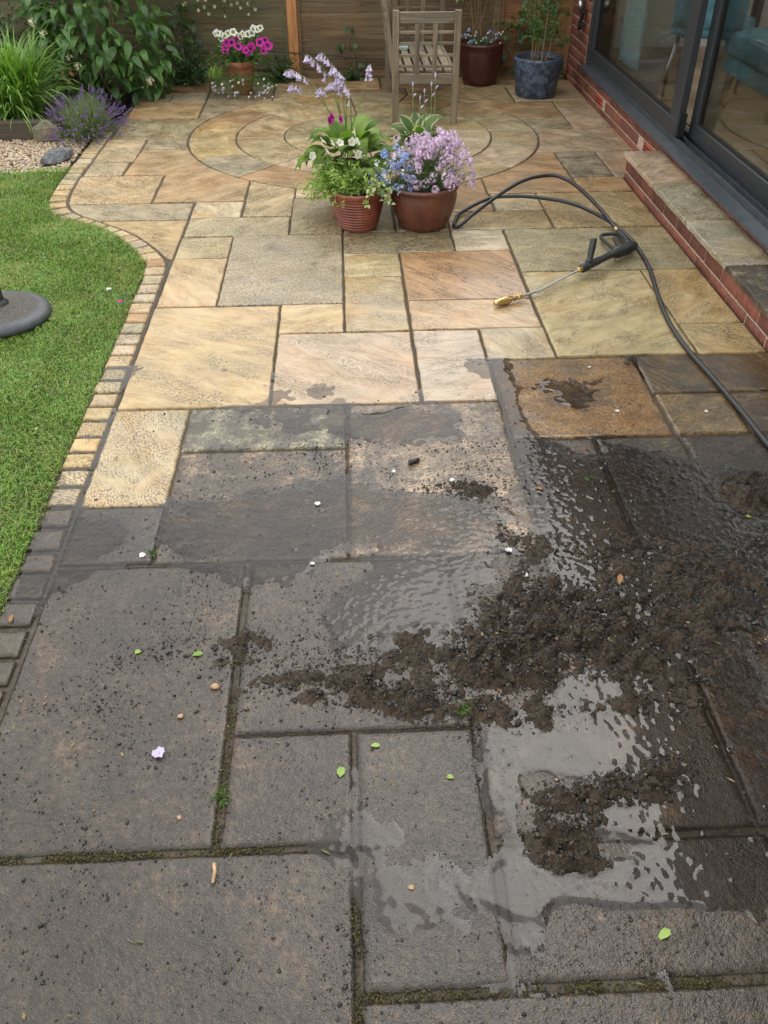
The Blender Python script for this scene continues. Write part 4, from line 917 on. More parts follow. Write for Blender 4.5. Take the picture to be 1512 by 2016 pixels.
# lavender
lv = empty('lavender', (-1.80, 6.62, 0), 'bushy purple lavender spilling over the cobble edging', 'lavender'); mb = MB(); fl = MB()
def octa(mb, p, r, h):
    p = Vector(p); mb.add([p+Vector((r,0,0)), p+Vector((0,r,0)), p+Vector((-r,0,0)), p+Vector((0,-r,0)), p+Vector((0,0,h)), p-Vector((0,0,h))], [(0,1,4),(1,2,4),(2,3,4),(3,0,4),(1,0,5),(2,1,5),(3,2,5),(0,3,5)])
for k in range(900):
    a = random.random()*2*PI; e = math.asin(random.uniform(.02, 1)); d = Vector((math.cos(a)*math.cos(e)*.25, math.sin(a)*math.cos(e)*.40, math.sin(e)*.30)); L = random.uniform(.75, 1.0)
    p0 = Vector((random.gauss(0,.04), random.gauss(0,.08), .01)); tip = p0+d*L; side = d.cross(Vector((0,0,1))).normalized()*.0016; mid = p0+d*L*.55+Vector((0,0,.02))
    mb.add([p0-side, p0+side, mid+side, mid-side, tip], [(0,1,2,3),(3,2,4)])
    for q in range(5):
        s_ = p0.lerp(tip, random.uniform(.3,.95)); l = Vector((random.gauss(0,1), random.gauss(0,1), random.gauss(.3,1))).normalized()*.022; mb.add([s_, s_+l*.5+side*1.1, s_+l, s_+l*.5-side*1.1], [(0,1,2,3)])
    outer = (a % (2*PI))
    if random.random() < (.34 if (e < .75) else .12):
        dn = d.normalized()
        for q in range(7): octa(fl, tip+dn*(q*.0055)+Vector((random.gauss(0,.0028), random.gauss(0,.0028), random.gauss(0,.002))), .0048, .005)
obj('foliage', mb, M['grey_leaf'], lv); obj('flower_spikes', fl, M['purple'], lv)
# petunias in the terracotta pot
pt = empty('petunia_plant', (-.80, 7.82, .22), 'white and magenta petunias filling the terracotta pot', 'petunias'); mb = MB()
for k in range(95):
    a = random.random()*2*PI; e = random.uniform(.15, 1.2); d = Vector((math.cos(a)*math.cos(e)*.24, math.sin(a)*math.cos(e)*.15, math.sin(e)*.25)); sprig(mb, (random.gauss(0,.04), random.gauss(0,.04), 0), d, 12, .036, .016, d.length*.9)
obj('foliage', mb, M['mid_leaf'], pt)
pw = flower_mesh('flower', .027, M['white'], 5, .5, 25, .07, M['yellow_leaf']); pm_ = flower_mesh('flower', .030, M['magenta'], 5, .5, 25, .07, M['violet'])
for i, (x, z) in enumerate([(-.967,.434),(-.932,.418),(-.918,.451),(-.94,.43),(-.861,.441),(-.821,.445),(-.776,.442),(-.74,.437),(-.681,.449),(-.651,.488),(-.607,.476),(-.66,.47),(-.90,.43),(-.955,.45),(-.80,.43),(-.70,.435),(-.63,.46)]):
    link('flower', pw, pt, Matrix.Translation((x+.80+random.gauss(0,.006), random.uniform(-.10,.02), z-.22+random.gauss(0,.012))) @ Matrix.Scale(random.uniform(.85,1.1), 4) @ Euler((R(random.uniform(45,75)), R(random.uniform(-25,25)), random.random())).to_matrix().to_4x4())
for x, z in [(-.885,.365),(-.87,.385),(-.807,.40),(-.775,.385),(-.743,.35),(-.696,.342),(-.72,.36),(-.582,.401),(-.614,.368),(-.544,.377),(-.597,.310),(-.90,.35),(-.83,.385),(-.76,.365),(-.68,.36),(-.56,.39),(-.63,.385),(-.72,.335)]:
    link('flower', pm_, pt, Matrix.Translation((x+.80+random.gauss(0,.006), random.uniform(-.16,-.08), z-.22+random.gauss(0,.012))) @ Matrix.Scale(random.uniform(.85,1.1), 4) @ Euler((R(random.uniform(50,80)), R(random.uniform(-25,25)), random.random())).to_matrix().to_4x4())
lb = empty('trailing_lobelia', (-.80, 7.70, .12), 'trailing lobelia with small white and blue flowers around the terracotta pot', 'lobelia'); mb = MB(); ct = cluster_mesh('flower', M['white'], 3, .006, .008); cb = cluster_mesh('flower', M['lilac'], 3, .006, .008)
for k in range(130):
    a = random.uniform(-2.9, .1); r0 = random.uniform(.07, .14); x = r0*math.cos(a)*random.uniform(.9,1.6); y = .10+r0*math.sin(a); e, d = sprig(mb, (x, y, random.uniform(-.02,.04)), (math.cos(a)*1.2+random.gauss(0,.3), -.5, random.uniform(-.4,.6)), 11, .026, .005, random.uniform(.10,.2), 1.5)
    if random.random() < .55: link('flower', ct if random.random() < .65 else cb, lb, Matrix.Translation(e))
obj('foliage', mb, M['mid_leaf'], lb)
mb = MB(); blades(mb, (-.20, .02, .02), 60, (.07,.14), (.002,.004), .6, pr=.05); obj('grassy_tuft', mb, M['light_leaf'], lb)
# hosta with lilac bells
HM = [leaf_mesh('leaf', .165*s_, .125*s_, M['hosta_leaf'], dr, .16, 8, .85, .62, .02, True) for s_, dr in ((1, .7), (1.1, 1.0), (.9, .45))]
HV = [leaf_mesh('leaf', .15*s_, .088*s_, M['hosta_var'], dr, .18, 8, .85, .62, .03, True) for s_, dr in ((1, .7), (1.1, 1.0), (.9, .45))]
def rosette(t, meshes, n, z, r0, rise, sc=1.0):
    for k in range(n):
        a = k*2.4+random.uniform(-.2,.2); f = k/n; e = 1.15-f*1.05+random.uniform(-.12,.12); st = r0*(.35+.65*f)
        d = Vector((math.cos(a)*math.cos(e), math.sin(a)*math.cos(e), math.sin(e)*.9)); p = Vector((math.cos(a)*st, math.sin(a)*st, z+rise*(1-f*.75)))
        link('leaf', random.choice(meshes), t, frame(p, d, random.uniform(-.25,.25), sc*random.uniform(.8,1.15)))
hosta = empty('hosta', (.03, 5.02, .2), 'broad-leaved green hosta with tall lilac flower stalks behind the ribbed pot', 'hosta')
rosette(hosta, HM, 44, .02, .16, .16)
bell = MB()
prof = [(.0015,0),(.0035,.006),(.0055,.016),(.0075,.027),(.0115,.036),(.0135,.040)]
n = 12; vs = []
for q, (r_, z) in enumerate(prof):
    for k in range(n): a = 2*PI*k/n; f = 1+(.28*math.cos(6*a)*(q/5)**2 if q > 3 else 0); vs.append((r_*f*math.cos(a), r_*f*math.sin(a), -z))
bell.add(vs, [(q*n+k, q*n+(k+1)%n, (q+1)*n+(k+1)%n, (q+1)*n+k) for q in range(5) for k in range(n)]); bellm = bell.mesh('bell_flower', M['lilac'], True)
for (tx, tz, nb) in ((-.177,.80,9),(-.098,.81,10),(-.275,.725,7),(-.272,.65,5),(-.04,.745,12),(-.02,.70,8),(.16,.75,7),(-.115,.63,3),(-.05,.67,8)):
    b = Vector((random.uniform(-.04,.06)-0, random.uniform(-.03,.04), .08)); tip = Vector((tx-.03, random.uniform(-.08,.02), tz-.2)); m_ = b.lerp(tip, .6)+Vector((.05 if tx < .1 else .03, 0, .06))
    pts = spline([b, m_, tip.lerp(m_, .25)+Vector((0,0,.022)), tip], 8); mb = MB().tube(pts, [.0034-.0018*i/len(pts) for i in range(len(pts))], 6); st = obj('flower_stalk', mb, M['stem'], hosta, True)
    for k in range(nb+8):
        p = pts[-1-int(k*.9)]; sgn = random.choice((-1, 1)); o = link('bell_flower', bellm, st, Matrix.Translation(p+Vector((sgn*.006, random.uniform(-.008,.004), -.003))) @ Euler((random.uniform(-.4,.5), sgn*random.uniform(-.2,.55), random.random()*3)).to_matrix().to_4x4() @ Matrix.Scale(random.uniform(.55,.9), 4))
hv = empty('hosta', (.43, 5.20, .2), 'cream-edged variegated hosta behind the pink flowers', 'hosta')
rosette(hv, HV, 30, .03, .10, .13)
budm = MB().lathe([(.0005,0),(.004,.006),(.0055,.014),(.004,.022),(.0005,.028)], 8).mesh('bud', M['lilac'], True)
for (x, z) in ((.398,.60),(.463,.565),(.52,.645),(.44,.53),(.50,.60)):
    pts = spline([(x-.43, 0, .05), (x-.43+.004, .0, (z-.2)*.6), (x-.43, -.01, z-.2)], 6); st = obj('flower_stalk', MB().tube(pts, .0026, 6), M['stem'], hv, True)
    link('bud', budm, st, Matrix.Translation(pts[-1])); link('bud', budm, st, Matrix.Translation(pts[-3]) @ Matrix.Rotation(.7, 4, 'Y'))
# mixed planting in the ribbed pot
mx = empty('white_petunia_plant', (.05, 4.75, .19), 'light green white-flowered planting in the ribbed pot', 'petunias'); mb = MB()
for k in range(190):
    a = random.uniform(1.6, 5.2); e = random.uniform(-.1, 1.25); d = Vector((math.cos(a)*math.cos(e)*.24, math.sin(a)*math.cos(e)*.13, math.sin(e)*.17)); sprig(mb, (random.gauss(-.02,.05), random.gauss(-.02,.04), .01), d, 12, .030, .010, d.length*random.uniform(.6,1.05), .5)
obj('fine_foliage', mb, M['light_leaf'], mx)
HS = [leaf_mesh('leaf', .075*s_, .034*s_, M['hosta_leaf'], .6, .2, 5, .9, .7, .0, True) for s_ in (1, .8)]
for k in range(80):
    a = random.random()*2*PI; rr = random.uniform(.02,.16); link('leaf', random.choice(HS), mx, frame((rr*math.cos(a), rr*math.sin(a)*.7-.02, random.uniform(.03,.17)), (math.cos(a), math.sin(a)-.3, random.uniform(-.1,.8)), random.uniform(-.4,.4), random.uniform(.7,1.3)))
wf = flower_mesh('flower', .025, M['white'], 5, .7, 25, .10, M['cream']); mf = flower_mesh('flower', .022, M['magenta'], 5, .6, 25, .10, M['violet'])
for x, z in [(-.095,.442),(-.046,.442),(-.007,.441),(.071,.473),(.055,.425),(.085,.420),(-.076,.381),(.086,.373),(-.155,.348)]:
    link('flower', wf, mx, Matrix.Translation((x-.05, random.uniform(-.04,.08), z-.19)) @ Euler((R(random.uniform(35,95)), R(random.uniform(-45,45)), random.random()*2)).to_matrix().to_4x4() @ Matrix.Scale(random.uniform(.6,1.0), 4))
for x, z in [(-.056,.530),(-.045,.545),(.0,.535)]: link('flower', mf, mx, Matrix.Translation((x-.05, .05, z-.19)) @ Euler((R(70), .3, 1)).to_matrix().to_4x4())
tr = empty('trailing_plant', (.17, 4.62, .2), 'cream variegated trailing plant hanging over the two pot rims', 'plant'); CL = leaf_mesh('leaf', .026, .022, M['cream_leaf'], .4, .15, 4, .6, .6); CL2 = leaf_mesh('leaf', .024, .019, M['light_leaf'], .5, .2, 4, .6, .6); mb = MB()
for k in range(13):
    a = random.uniform(-2.6, -.1); e0 = Vector((random.uniform(-.04,.02), random.uniform(.0,.06), .02)); e1 = Vector((math.cos(a)*random.uniform(.06,.13)+.0, -.04+math.sin(a)*.03, random.uniform(-.03,.12))); pts = spline([e0, (e0+e1)/2+Vector((0,0,.03)), e1], 6); mb.tube(pts, .0016, 5)
    for q in range(9): p = random.choice(pts[3:]); link('leaf', CL if random.random() < .7 else CL2, tr, frame(p, (random.gauss(0,1), -.5+random.gauss(0,.4), random.gauss(.2,.5)), random.uniform(-.4,.4), random.uniform(.7,1.25)))
obj('stem', mb, M['stem'], tr, True)
# nemesia and lobelia in the round pot
nm = empty('nemesia_plant', (.46, 4.74, .2), 'rounded mass of lilac pink flowers in the smooth russet pot', 'nemesia'); mb = MB(); NC = [cluster_mesh('flower_cluster', M['pink'], 24, .020*s_, .0085, 1.2) for s_ in (1, 1.2, .9)]
for k in range(150):
    a = random.random()*2*PI if k % 3 else random.uniform(PI*1.05, PI*1.95); e = math.asin(random.uniform(.12, 1)); d = Vector((math.cos(a)*math.cos(e)*.21, math.sin(a)*math.cos(e)*.16, math.sin(e)*.31+.01)); L = random.uniform(.72, 1.0)
    e_, dd = sprig(mb, (random.gauss(.01,.035), random.gauss(0,.035), 0), d, 13, .026, .006, d.length*L, .15)
    if k < 118: link('flower_cluster', random.choice(NC), nm, frame(e_, dd, 0, random.uniform(.75,1.1)))
obj('foliage', mb, M['mid_leaf'], nm)
bl = empty('blue_lobelia', (.30, 4.70, .2), 'pale blue lobelia at the left side of the smooth russet pot', 'lobelia'); mb = MB(); BC = [cluster_mesh('flower_cluster', M['blue'], 12, .015*s_, .0085) for s_ in (1, 1.3)]; WC = cluster_mesh('flower_cluster', M['white'], 7, .013, .0085)
for k in range(80):
    a = random.uniform(1.6, 5.4); e = random.uniform(.0, 1.35); d = Vector((math.cos(a)*math.cos(e)*.13, math.sin(a)*math.cos(e)*.11, math.sin(e)*.25)); e_, dd = sprig(mb, (random.gauss(0,.03), random.gauss(0,.03), 0), d, 11, .018, .005, d.length*random.uniform(.7,1), .2)
    if k < 56: link('flower_cluster', random.choice(BC) if random.random() < .72 else WC, bl, frame(e_, dd, 0, random.uniform(.7,1.05)))
obj('foliage', mb, M['mid_leaf'], bl)
# maroon pot planting
pi = empty('pieris_shrub', (1.16, 8.14, .3), 'yellow-green leafy shrub rising from the maroon pot', 'shrub'); PM = [leaf_mesh('leaf', .075*s_, .026*s_, M['yellow_leaf'], .8, .2, 5, .9, .8) for s_ in (1, 1.2)]; mb = MB()
for k in range(9):
    tip = Vector((random.uniform(-.22,.16), random.uniform(-.12,.08), random.uniform(.25,.75))); pts = spline([(random.gauss(0,.02), random.gauss(0,.02), -.02), tip*.5+Vector((0,0,.05)), tip], 5); mb.tube(pts, .004, 6)
    for q in range(16): a = random.random()*6.28; link('leaf', random.choice(PM), pi, frame(tip+Vector((random.gauss(0,.03), random.gauss(0,.03), random.gauss(-.02,.035))), (math.cos(a), math.sin(a)-.4, random.uniform(-.9,.3)), random.uniform(-.4,.4), random.uniform(.7,1.2)))
obj('stem', mb, M['brownstem'], pi, True)
l2 = empty('small_lobelia', (1.17, 8.04, .3), 'low blue and white lobelia along the maroon pot rim', 'lobelia'); mb = MB()
for k in range(90):
    a = random.random()*6.28; d = Vector((math.cos(a)*.16, math.sin(a)*.10, random.uniform(.05,.14))); e_, dd = sprig(mb, (random.gauss(0,.04), random.gauss(0,.03), -.01), d, 9, .018, .005, d.length*random.uniform(.5,1))
    if k < 40: link('flower', ct if random.random() < .6 else BC[0], l2, Matrix.Translation(e_) @ Matrix.Scale(.8, 4))
obj('foliage', mb, M['mid_leaf'], l2)
# shrub in the blue pot
bs = empty('potted_shrub', (1.585, 7.645, .25), 'airy green shrub with pale bare stems in the blue pot', 'shrub'); mb = MB(); fo = MB(); PL = leaf_mesh('leaf', .045, .017, M['mid_leaf'], .4, .2, 4, .9, .8)
for k, (x, y, tx, ty) in enumerate(((-.05,0,-.07,-.02),(.0,.03,.02,.05),(.02,-.04,.03,-.05),(.05,-.02,.10,.0),(-.02,.04,-.05,.06))):
    pts = spline([(x,y,0),(x*1.1+(.03 if k == 3 else 0),y,.12),(tx,ty,.35),(tx*1.3,ty,.75)], 6); mb.tube(pts, [.006-.003*i/len(pts) for i in range(len(pts))], 6)
    for q in range(44):
        p = pts[random.randint(7, len(pts)-1)] ; a = random.random()*6.28; d = Vector((math.cos(a), math.sin(a), random.uniform(-.1,.9))); sprig(fo, p, d, 7, .036, .013, random.uniform(.06,.15), .2)
obj('stem', mb, M['brownstem'], bs, True); obj('foliage', fo, M['mid_leaf'], bs)

# ---------------------------------------------------------------- parasol base
pb = empty('parasol_base', (-1.525, 3.655, .0), 'round speckled grey parasol base with a black pole on the lawn', 'parasol base')
obj('rim', MB().lathe([(.001,.005),(.195,.005),(.210,.012),(.213,.026),(.206,.040),(.192,.050),(.173,.056),(.162,.054)], 64), M['parasol_rim'], pb, True)
obj('top', MB().lathe([(.1625,.0535),(.12,.063),(.06,.075),(.001,.079)], 48), M['pebbledash'], pb, True)
obj('pole', MB().lathe([(.045,.072),(.043,.085),(.030,.092),(.0275,.10),(.0275,.42),(.001,.42)], 24), M['black_plastic'], pb, True)
# ---------------------------------------------------------------- pressure washer lance and hose
gun = empty('pressure_washer_lance', (1.1, 4.0, 0), 'black pressure washer gun with steel lance and brass nozzle lying on the slabs', 'pressure washer'); G0 = Vector((1.1, 4.0, 0)); gm = lambda pts: [Vector(p)-G0 for p in pts]
def along(a, b, prof, n=16):
    a, b = Vector(a)-G0, Vector(b)-G0; d = (b-a); Mt = Matrix.Translation(a) @ d.to_track_quat('Z', 'Y').to_matrix().to_4x4(); return MB().lathe([(r_, z*d.length) for r_, z in prof], n, Mt)
obj('nozzle', along((.672,3.672,.022),(.765,3.722,.022),[(.001,0),(.011,0),(.013,.04),(.0165,.25),(.0185,.5),(.0185,.72),(.016,.84),(.011,.9),(.010,1.0)]), M['brass'], gun, True)
obj('collar', along((.765,3.722,.022),(.812,3.746,.022),[(.012,0),(.013,.05),(.013,.3),(.010,.35),(.010,.45),(.0125,.5),(.0125,.9),(.008,1)], 6), M['brass'], gun)
obj('lance', MB().tube(gm(spline([(.805,3.743,.022),(.85,3.767,.023),(.885,3.787,.025),(.93,3.82,.028),(1.03,3.9,.040),(1.13,3.975,.050)], 6)), .0065, 12), M['steel'], gun, True)
obj('lance_nut', along((1.112,3.962,.049),(1.134,3.978,.05),[(.008,0),(.0135,.1),(.0135,.9),(.01,1)], 8), M['brass'], gun)
obj('lance_grip', along((1.132,3.976,.05),(1.345,4.165,.052),[(.014,0),(.022,.03),(.023,.16),(.020,.2),(.019,.5),(.017,.55),(.0175,.9),(.024,1)]), M['black_plastic'], gun, True)
obj('receiver', along((1.335,4.157,.051),(1.478,4.268,.05),[(.015,0),(.026,.06),(.031,.25),(.032,.55),(.028,.8),(.019,.97),(.005,1)]), M['black_plastic'], gun, True)
sidh = obj('side_handle', along((1.179,4.022,.062),(1.198,4.062,.168),[(.012,0),(.020,.02),(.020,.08),(.014,.1),(.0155,.3),(.0165,.6),(.0165,.93),(.012,1),(.001,1)]), M['black_plastic'], gun, True)
obj('grip', MB().tube(gm(spline([(1.44,4.26,.048),(1.452,4.36,.04),(1.452,4.45,.033),(1.452,4.505,.03)], 5)), [.024,.0235,.023,.022,.021,.021,.021,.021,.021,.021,.021,.021,.020,.019,.018,.017], 12), M['black_plastic'], gun, True)
obj('trigger_guard', MB().tube(gm(spline([(1.36,4.20,.045),(1.352,4.32,.034),(1.345,4.42,.026),(1.352,4.462,.026),(1.385,4.478,.028),(1.445,4.475,.03)], 6)), .0095, 8), M['black_plastic'], gun, True)
obj('trigger', MB().tube(gm(spline([(1.405,4.24,.042),(1.396,4.32,.036),(1.402,4.40,.034)], 5)), [.009]*6+[.008]*5, 8), M['black_plastic'], gun, True)
obj('hose_coupling', along((1.452,4.50,.03),(1.45,4.552,.031),[(.014,0),(.0145,.3),(.011,.35),(.0135,.5),(.0135,.9),(.010,1)], 10), M['brass'], gun)
hz = spline([(1.45,4.55,.031),(1.441,4.617,.042),(1.398,4.726,.08),(1.304,4.854,.15),(1.235,4.92,.18),(1.164,4.954,.19),(1.032,4.93,.18),(.914,4.886,.14),(.735,4.775,.06),(.650,4.70,.022),(.612,4.668,.012),(.60,4.69,.012),(.612,4.75,.014),(.66,4.87,.02),(.823,4.993,.05),(.964,4.978,.07),(1.131,4.935,.07),(1.289,4.856,.06),(1.421,4.68,.04),(1.475,4.575,.022),(1.508,4.394,.012),(1.497,4.077,.011),(1.438,3.70,.011),(1.41,3.441,.011),(1.412,3.206,.011),(1.434,2.991,.011),(1.456,2.722,.011),(1.468,2.501,.011),(1.50,2.2,.011),(1.58,1.8,.011),(1.6,1.2,.011)], 10)
hose = tag(obj('hose', MB().tube(hz, .0105, 12), M['rubber'], smooth=True), 'black pressure washer hose looping over the patio and along the step', 'hose')

# ---------------------------------------------------------------- mud, water and debris in front
GX0, GX1, GY0, GY1, ST = -1.0, 1.72, .62, 3.2, .0052
ax = np.arange(GX0, GX1, ST); ay = np.arange(GY0, GY1, ST); XX, YY = np.meshgrid(ax, ay)
D = gauss(XX, YY, MUD)
# clumps of dirt
rough = fbm(XX, YY, .045, 5, .62, 6); hz_ = .032*np.clip(D-.40, -.3, 1)+.056*rough*np.clip(D+.12, 0, 1)+.014*fbm(XX, YY, .018, 3, .6, 51)*np.clip(D, 0, 1)-.001
n = 300000; x = rng.uniform(-.97, 1.72, n); y = rng.uniform(.62, 2.95, n)
d = np.clip(gauss(x, y, MUD), 0, 1.2); pn = np.clip(fbm(x, y, .16, 4, .6, 3)+.08, 0, 1)
prob = .04+.70*d+.60*np.clip(pn-.06, 0, 1)*np.clip(1.25-(y-1.5)*.65, 0, 1)*(.35+.65*np.clip((x+1)/1.2, 0, 1)); prob *= np.where((y > 2.60) & (x > -.6), .22, 1)*np.where((y > 2.25) & (x < -.59), .12, 1)*np.where(y > 2.85, .3, 1)
k_ = rng.random(n) < prob; x, y, d = x[k_], y[k_], d[k_]; n = len(x)
sz = np.exp(rng.normal(np.log(.0016), .52, n))*(1+.35*d); sz = np.clip(sz*np.where(d < .2, .82, 1), .0009, .010); sz = np.where((d < .2) & (sz > .0055), .003, sz)
cl = link('dirt_clumps', scatter(np.c_[x, y, sz*.30+np.maximum(hz_[((y-GY0)/ST).astype(int).clip(0, len(ay)-1), ((x-GX0)/ST).astype(int).clip(0, len(ax)-1)], riven(x, y))], sz, 'dirt_clumps', M['clump'], rough=.42, flat=(.45, .9)))
nb_ = 9000; bx2 = rng.uniform(-.4, 1.6, nb_); by2 = rng.uniform(.85, 2.5, nb_); bd = gauss(bx2, by2, MUD); kb = rng.random(nb_) < np.clip(bd-.22, 0, .8)*.40; bx2, by2 = bx2[kb], by2[kb]
bz2 = hz_[((by2-GY0)/ST).astype(int).clip(0, len(ay)-1), ((bx2-GX0)/ST).astype(int).clip(0, len(ax)-1)]
tag(link('mud_clods', scatter(np.c_[bx2, by2, bz2+.001], rng.uniform(.004, .012, len(bx2)), 'mud_clods', M['mud'], (IV2, IF2), .30, (.45, .85))), 'larger wet clods of mud in the heaps', 'mud', kind='stuff')
tag(cl, 'small wet clumps of dirt washed over the dirty slabs', 'dirt', kind='stuff')
# water film with a meniscus round each clump
W_ = wfield(XX, YY)
zw = np.clip(W_*.022, -.005, .0012)
men = np.zeros_like(zw); ix = ((x-GX0)/ST).astype(int); iy = ((y-GY0)/ST).astype(int)
for ox in (-1, 0, 1, 2):
    for oy in (-1, 0, 1, 2):
        jx, jy = ix+ox, iy+oy; ok = (jx >= 0) & (jy >= 0) & (jx < len(ax)) & (jy < len(ay)); dd = np.hypot(ax[np.clip(jx,0,len(ax)-1)]-x, ay[np.clip(jy,0,len(ay)-1)]-y); np.maximum.at(men, (jy[ok], jx[ok]), (np.clip(sz, 0, .008)*.40*np.exp(-(dd/(sz+.0035))**2))[ok])
zw = zw+men*(W_ > -.25)+np.where(W_ > 0, .00010*fbm(XX, YY, .06, 2, .5, 4), 0)
def field_mesh(name, Z, keep, mat):
    ny, nx = Z.shape; idx = np.arange(nx*ny).reshape(ny, nx); q = np.stack([idx[:-1,:-1], idx[:-1,1:], idx[1:,1:], idx[1:,:-1]], -1)
    kf = keep[:-1,:-1] | keep[:-1,1:] | keep[1:,1:] | keep[1:,:-1]; F = q[kf]; used = np.unique(F); re = np.zeros(nx*ny, dtype=np.int64); re[used] = np.arange(len(used))
    return np_mesh(name, np.c_[XX.ravel(), YY.ravel(), Z.ravel()][used], re[F], mat, True)
wt = link('water', field_mesh('water', zw+.0012, zw > -.0035, M['water'])); tag(wt, kind='structure')
# mud heaps
md = link('mud', field_mesh('mud', hz_, hz_ > -.0012, M['mud'])); tag(md, 'heap of wet brown mud and moss scraped onto the slabs', 'mud', kind='stuff')
# moss in the joints
P = []
def jline(x0, y0, x1, y1, n_, w_=.010):
    for k in range(n_):
        t = random.random(); 
        if vnoise(np.array([x0+(x1-x0)*t]), np.array([y0+(y1-y0)*t]), .07, 3)[0] < random.uniform(-.3, .35): continue
        P.append((x0+(x1-x0)*t+random.gauss(0, w_*.5)*(abs(y1-y0) > .1), y0+(y1-y0)*t+random.gauss(0, w_*.5)*(abs(x1-x0) > .1), -.008+random.random()*.006))
jline(-.88,1.038,-.02,1.038,2600,.014); jline(-.01,.725,.9,.725,3000,.014); jline(-.311,1.05,-.311,1.66,1500,.016); jline(-.015,.45,-.015,1.03,1200,.010); jline(.282,1.05,.282,1.5,130); jline(.29,1.034,.88,1.034,240); jline(1.184,1.6,1.184,2.2,180); jline(-.60,2.0,-.60,2.25,60)
P = np.array(P); tag(link('moss', scatter(P, rng.uniform(.0009, .0030, len(P)), 'moss', M['moss'], rough=.65)), 'green brown moss growing in the slab joints', 'moss', kind='stuff')
def weed(loc, label, n=16, s_=1.0):
    t = empty('weed', loc, label, 'weed'); mb = MB()
    for k in range(n): a = random.random()*6.28; sprig(mb, (0,0,0), (math.cos(a), math.sin(a), .7), 5, .010*s_, .005*s_, .022*s_, .3)
    return obj('foliage', mb, M['mid_leaf'], t)
weed((-.313,1.165,-.004), 'small green weed in the joint beside the lower left slab'); weed((.255,1.385,.01), 'green weed sprouting from the mud heap', 14); weed((-.60,2.02,-.003), 'tiny weed in the joint by the cobble edge', 10, .8); weed((.80,2.33,.0), 'small weed by the hose side puddle', 10, .8)
# single leaves, petals, pebbles
GL = leaf_mesh('fallen_leaf', .032, .016, M['light_leaf'], .5, .2, 4, .8, .7); RL = leaf_mesh('fallen_leaf', .050, .017, M['dead'], .3, .3, 4, .8, .8)
def lone(me, name, x_, y_, label, cat, s_=1.0, z=.004, group=None):
    o = link(name, me, None, Matrix.Translation((x_, y_, z)) @ Matrix.Rotation(random.random()*6.28, 4, 'Z') @ Matrix.Rotation(random.uniform(-.2,.2), 4, 'X') @ Matrix.Scale(s_, 4)); return tag(o, label, cat, group)
for (x_, y_), s_, lab in zip([(.605,.824),(-.045,1.206),(.215,1.192),(.05,1.289),(1.245,2.108),(-.403,1.604),(-.584,1.612)], (1.1,1.2,.8,.8,1.1,1.1,1.0), ['bright green leaf alone on the lower right slab','narrow green leaf on the small square slab','small green leaf near the mud heap edge','green leaf on the dark slab above the square slab','bright green leaf on the mud by the right edge','green leaf next to a stone chip on the left slab','green leaf farthest left on the dirty slabs']): lone(GL, 'fallen_leaf', x_, y_, lab, 'leaf', s_)
lone(RL, 'fallen_leaf', .778, 1.862, 'pale orange fallen leaf floating on the dark wet slabs', 'leaf'); lone(RL, 'fallen_leaf', .627, 2.279, 'curled tan leaf at the edge of the bright puddle', 'leaf', .9, .006); lone(RL, 'fallen_leaf', -.944, 1.739, 'orange leaf on the wet cobbles at the left edge', 'leaf', .7, .008)
PW = flower_mesh('petal', .013, M['white'], 3, .3, 12, .3)
for (x_, y_), lab in zip([(.336,2.35),(-.111,2.24),(-.632,2.011),(.496,1.871),(.999,2.758),(.973,3.096),(.469,1.984),(-.122,1.949),(.144,2.408),(1.33,2.74)], ['white petal on the dirt band below the cleaned slabs','white petal lying in the large grey puddle','white petal near the cobbles at left','white petal on the mud beside the bright water strip','white petal on the brown slab beside the hose','white petal on the orange brown wet slab','white petal at the lower edge of the dirt band','white petal in the joint below the grey puddle','small white petal above the dirt band','white petal close to the black hose']): lone(PW, 'petal', x_, y_, lab, 'petal', random.uniform(.5,.85), .006)
lone(flower_mesh('petal', .016, M['lilac'], 3, .3, 12, .3), 'petal', -.472, 1.293, 'pale lilac flower fallen on the lower left slab', 'petal', 1, .006)
lone(flower_mesh('petal', .011, M['magenta'], 3, .3, 12, .3), 'petal', -1.03, 3.78, 'magenta petal on the lawn beside the cobbles', 'petal', 1, .02); lone(PW, 'petal', -1.11, 3.92, 'white petal lying on the lawn beside the cobbles', 'petal', 1, .02)
def pebble(x_, y_, s_, lab):
    V = IV1*(1+rng.uniform(-.2,.2,(len(IV1),1)))*np.array([1.2,.9,.7])*s_; o = link('pebble', np_mesh('pebble', V, IF1, M['pebble'], True)); o.location = (x_, y_, s_*.4); tag(o, lab, 'pebble')
for (x_, y_, s_, lab) in [(-.345,.62,.012,'tan pebble at the bottom edge of the lower left slab'),(.10,.935,.007,'orange tan pebble on the grey centre slab'),(-.36,1.49,.012,'flat tan stone chip beside a green leaf'),(-.435,1.40,.008,'tan pebble above the lilac flower'),(-.40,1.12,.006,'small tan pebble by the moss joint')]: pebble(x_, y_, s_, lab)
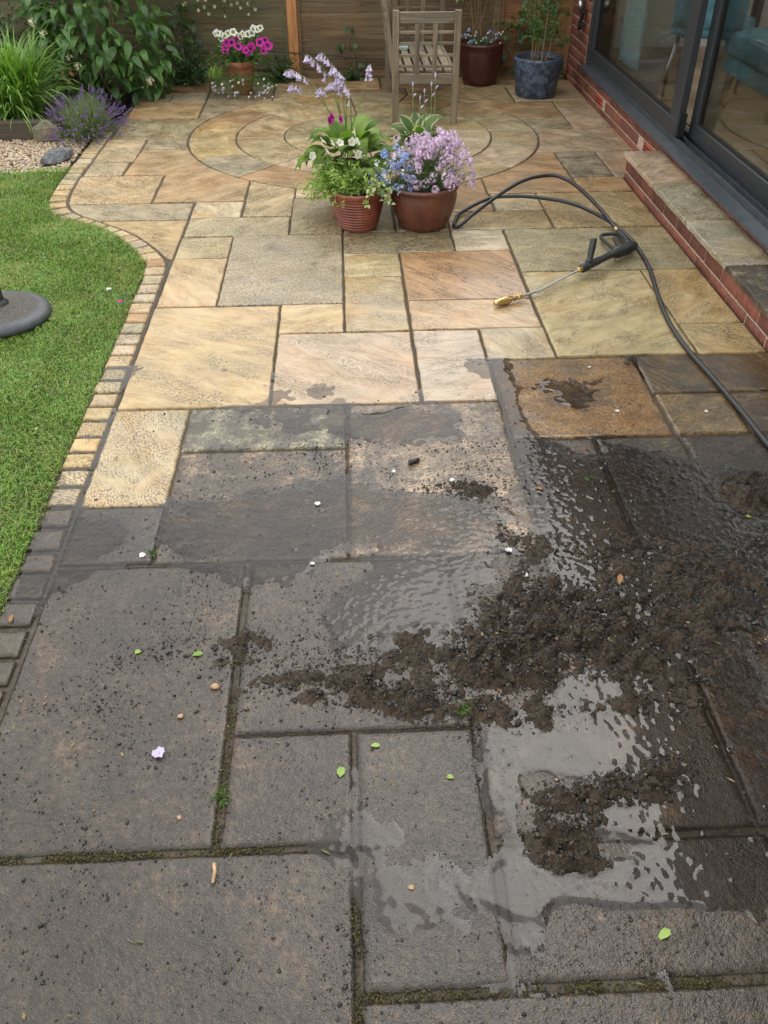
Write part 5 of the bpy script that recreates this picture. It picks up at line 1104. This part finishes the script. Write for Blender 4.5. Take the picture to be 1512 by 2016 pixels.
tw = obj('twig', MB().tube([(-.311,1.005,.006),(-.307,.985,.007),(-.309,.962,.006)], [.004,.0045,.0035], 6), M['pebble'], smooth=True); tag(tw, 'short pale wood chip on the lower left slab', 'wood chip')
bt = obj('twig', MB().tube([(.20,2.455,.006),(.235,2.468,.008)], [.009,.008], 6), M['clump'], smooth=True); tag(bt, 'black charred twig on the half cleaned slab', 'twig')
# daisies in the lawn
dm = cluster_mesh('daisy', M['white'], 5, .003, .006)
for k in range(16):
    x_, y_ = [(-1.52,4.35),(-1.5,4.3),(-1.56,4.22),(-1.62,4.4),(-1.47,4.5),(-1.28,4.5),(-1.3,4.45),(-1.18,3.62),(-1.3,3.2),(-1.25,3.1),(-1.2,3.0),(-1.12,2.7),(-1.55,4.7),(-1.33,4.8),(-1.1,4.15),(-1.4,4.28)][k]
    tag(link('daisy', dm, None, Matrix.Translation((x_, y_, .026))), 'tiny white daisy in the lawn grass', 'daisy', 'daisies dotted over the lawn').scale = (.6, .6, .6)

# straw, grass clippings and bits of leaf washed into the dirt
mbd = MB()
for k in range(620):
    x_ = random.uniform(-.85, 1.5); y_ = random.uniform(.65, 2.6); dd_ = float(np.clip(gauss(x_, y_, MUD), 0, 1))
    if random.random() > .22+.8*dd_: continue
    L_ = random.uniform(.004, .016); w_ = random.uniform(.0006, .0018) if random.random() < .75 else random.uniform(.002, .004); a_ = random.random()*6.28
    z_ = .003+float(max(0, hz_[min(len(ay)-1, int((y_-GY0)/ST)), min(len(ax)-1, int((x_-GX0)/ST))])); u_ = Vector((math.cos(a_), math.sin(a_), random.uniform(-.15, .3)))*L_; v_ = Vector((-math.sin(a_), math.cos(a_), random.uniform(-.3, .3)))*w_; p_ = Vector((x_, y_, z_+.0015))
    mbd.add([p_-u_, p_+v_+Vector((0,0,.001)), p_+u_, p_-v_], [(0, 1, 2, 3)])
tag(obj('plant_debris', mbd, leaf_mat('straw_and_clippings', (.34, .24, .11), (.07, .11, .03), .6)), 'straw and leaf bits strewn through the mud', 'debris', kind='stuff')
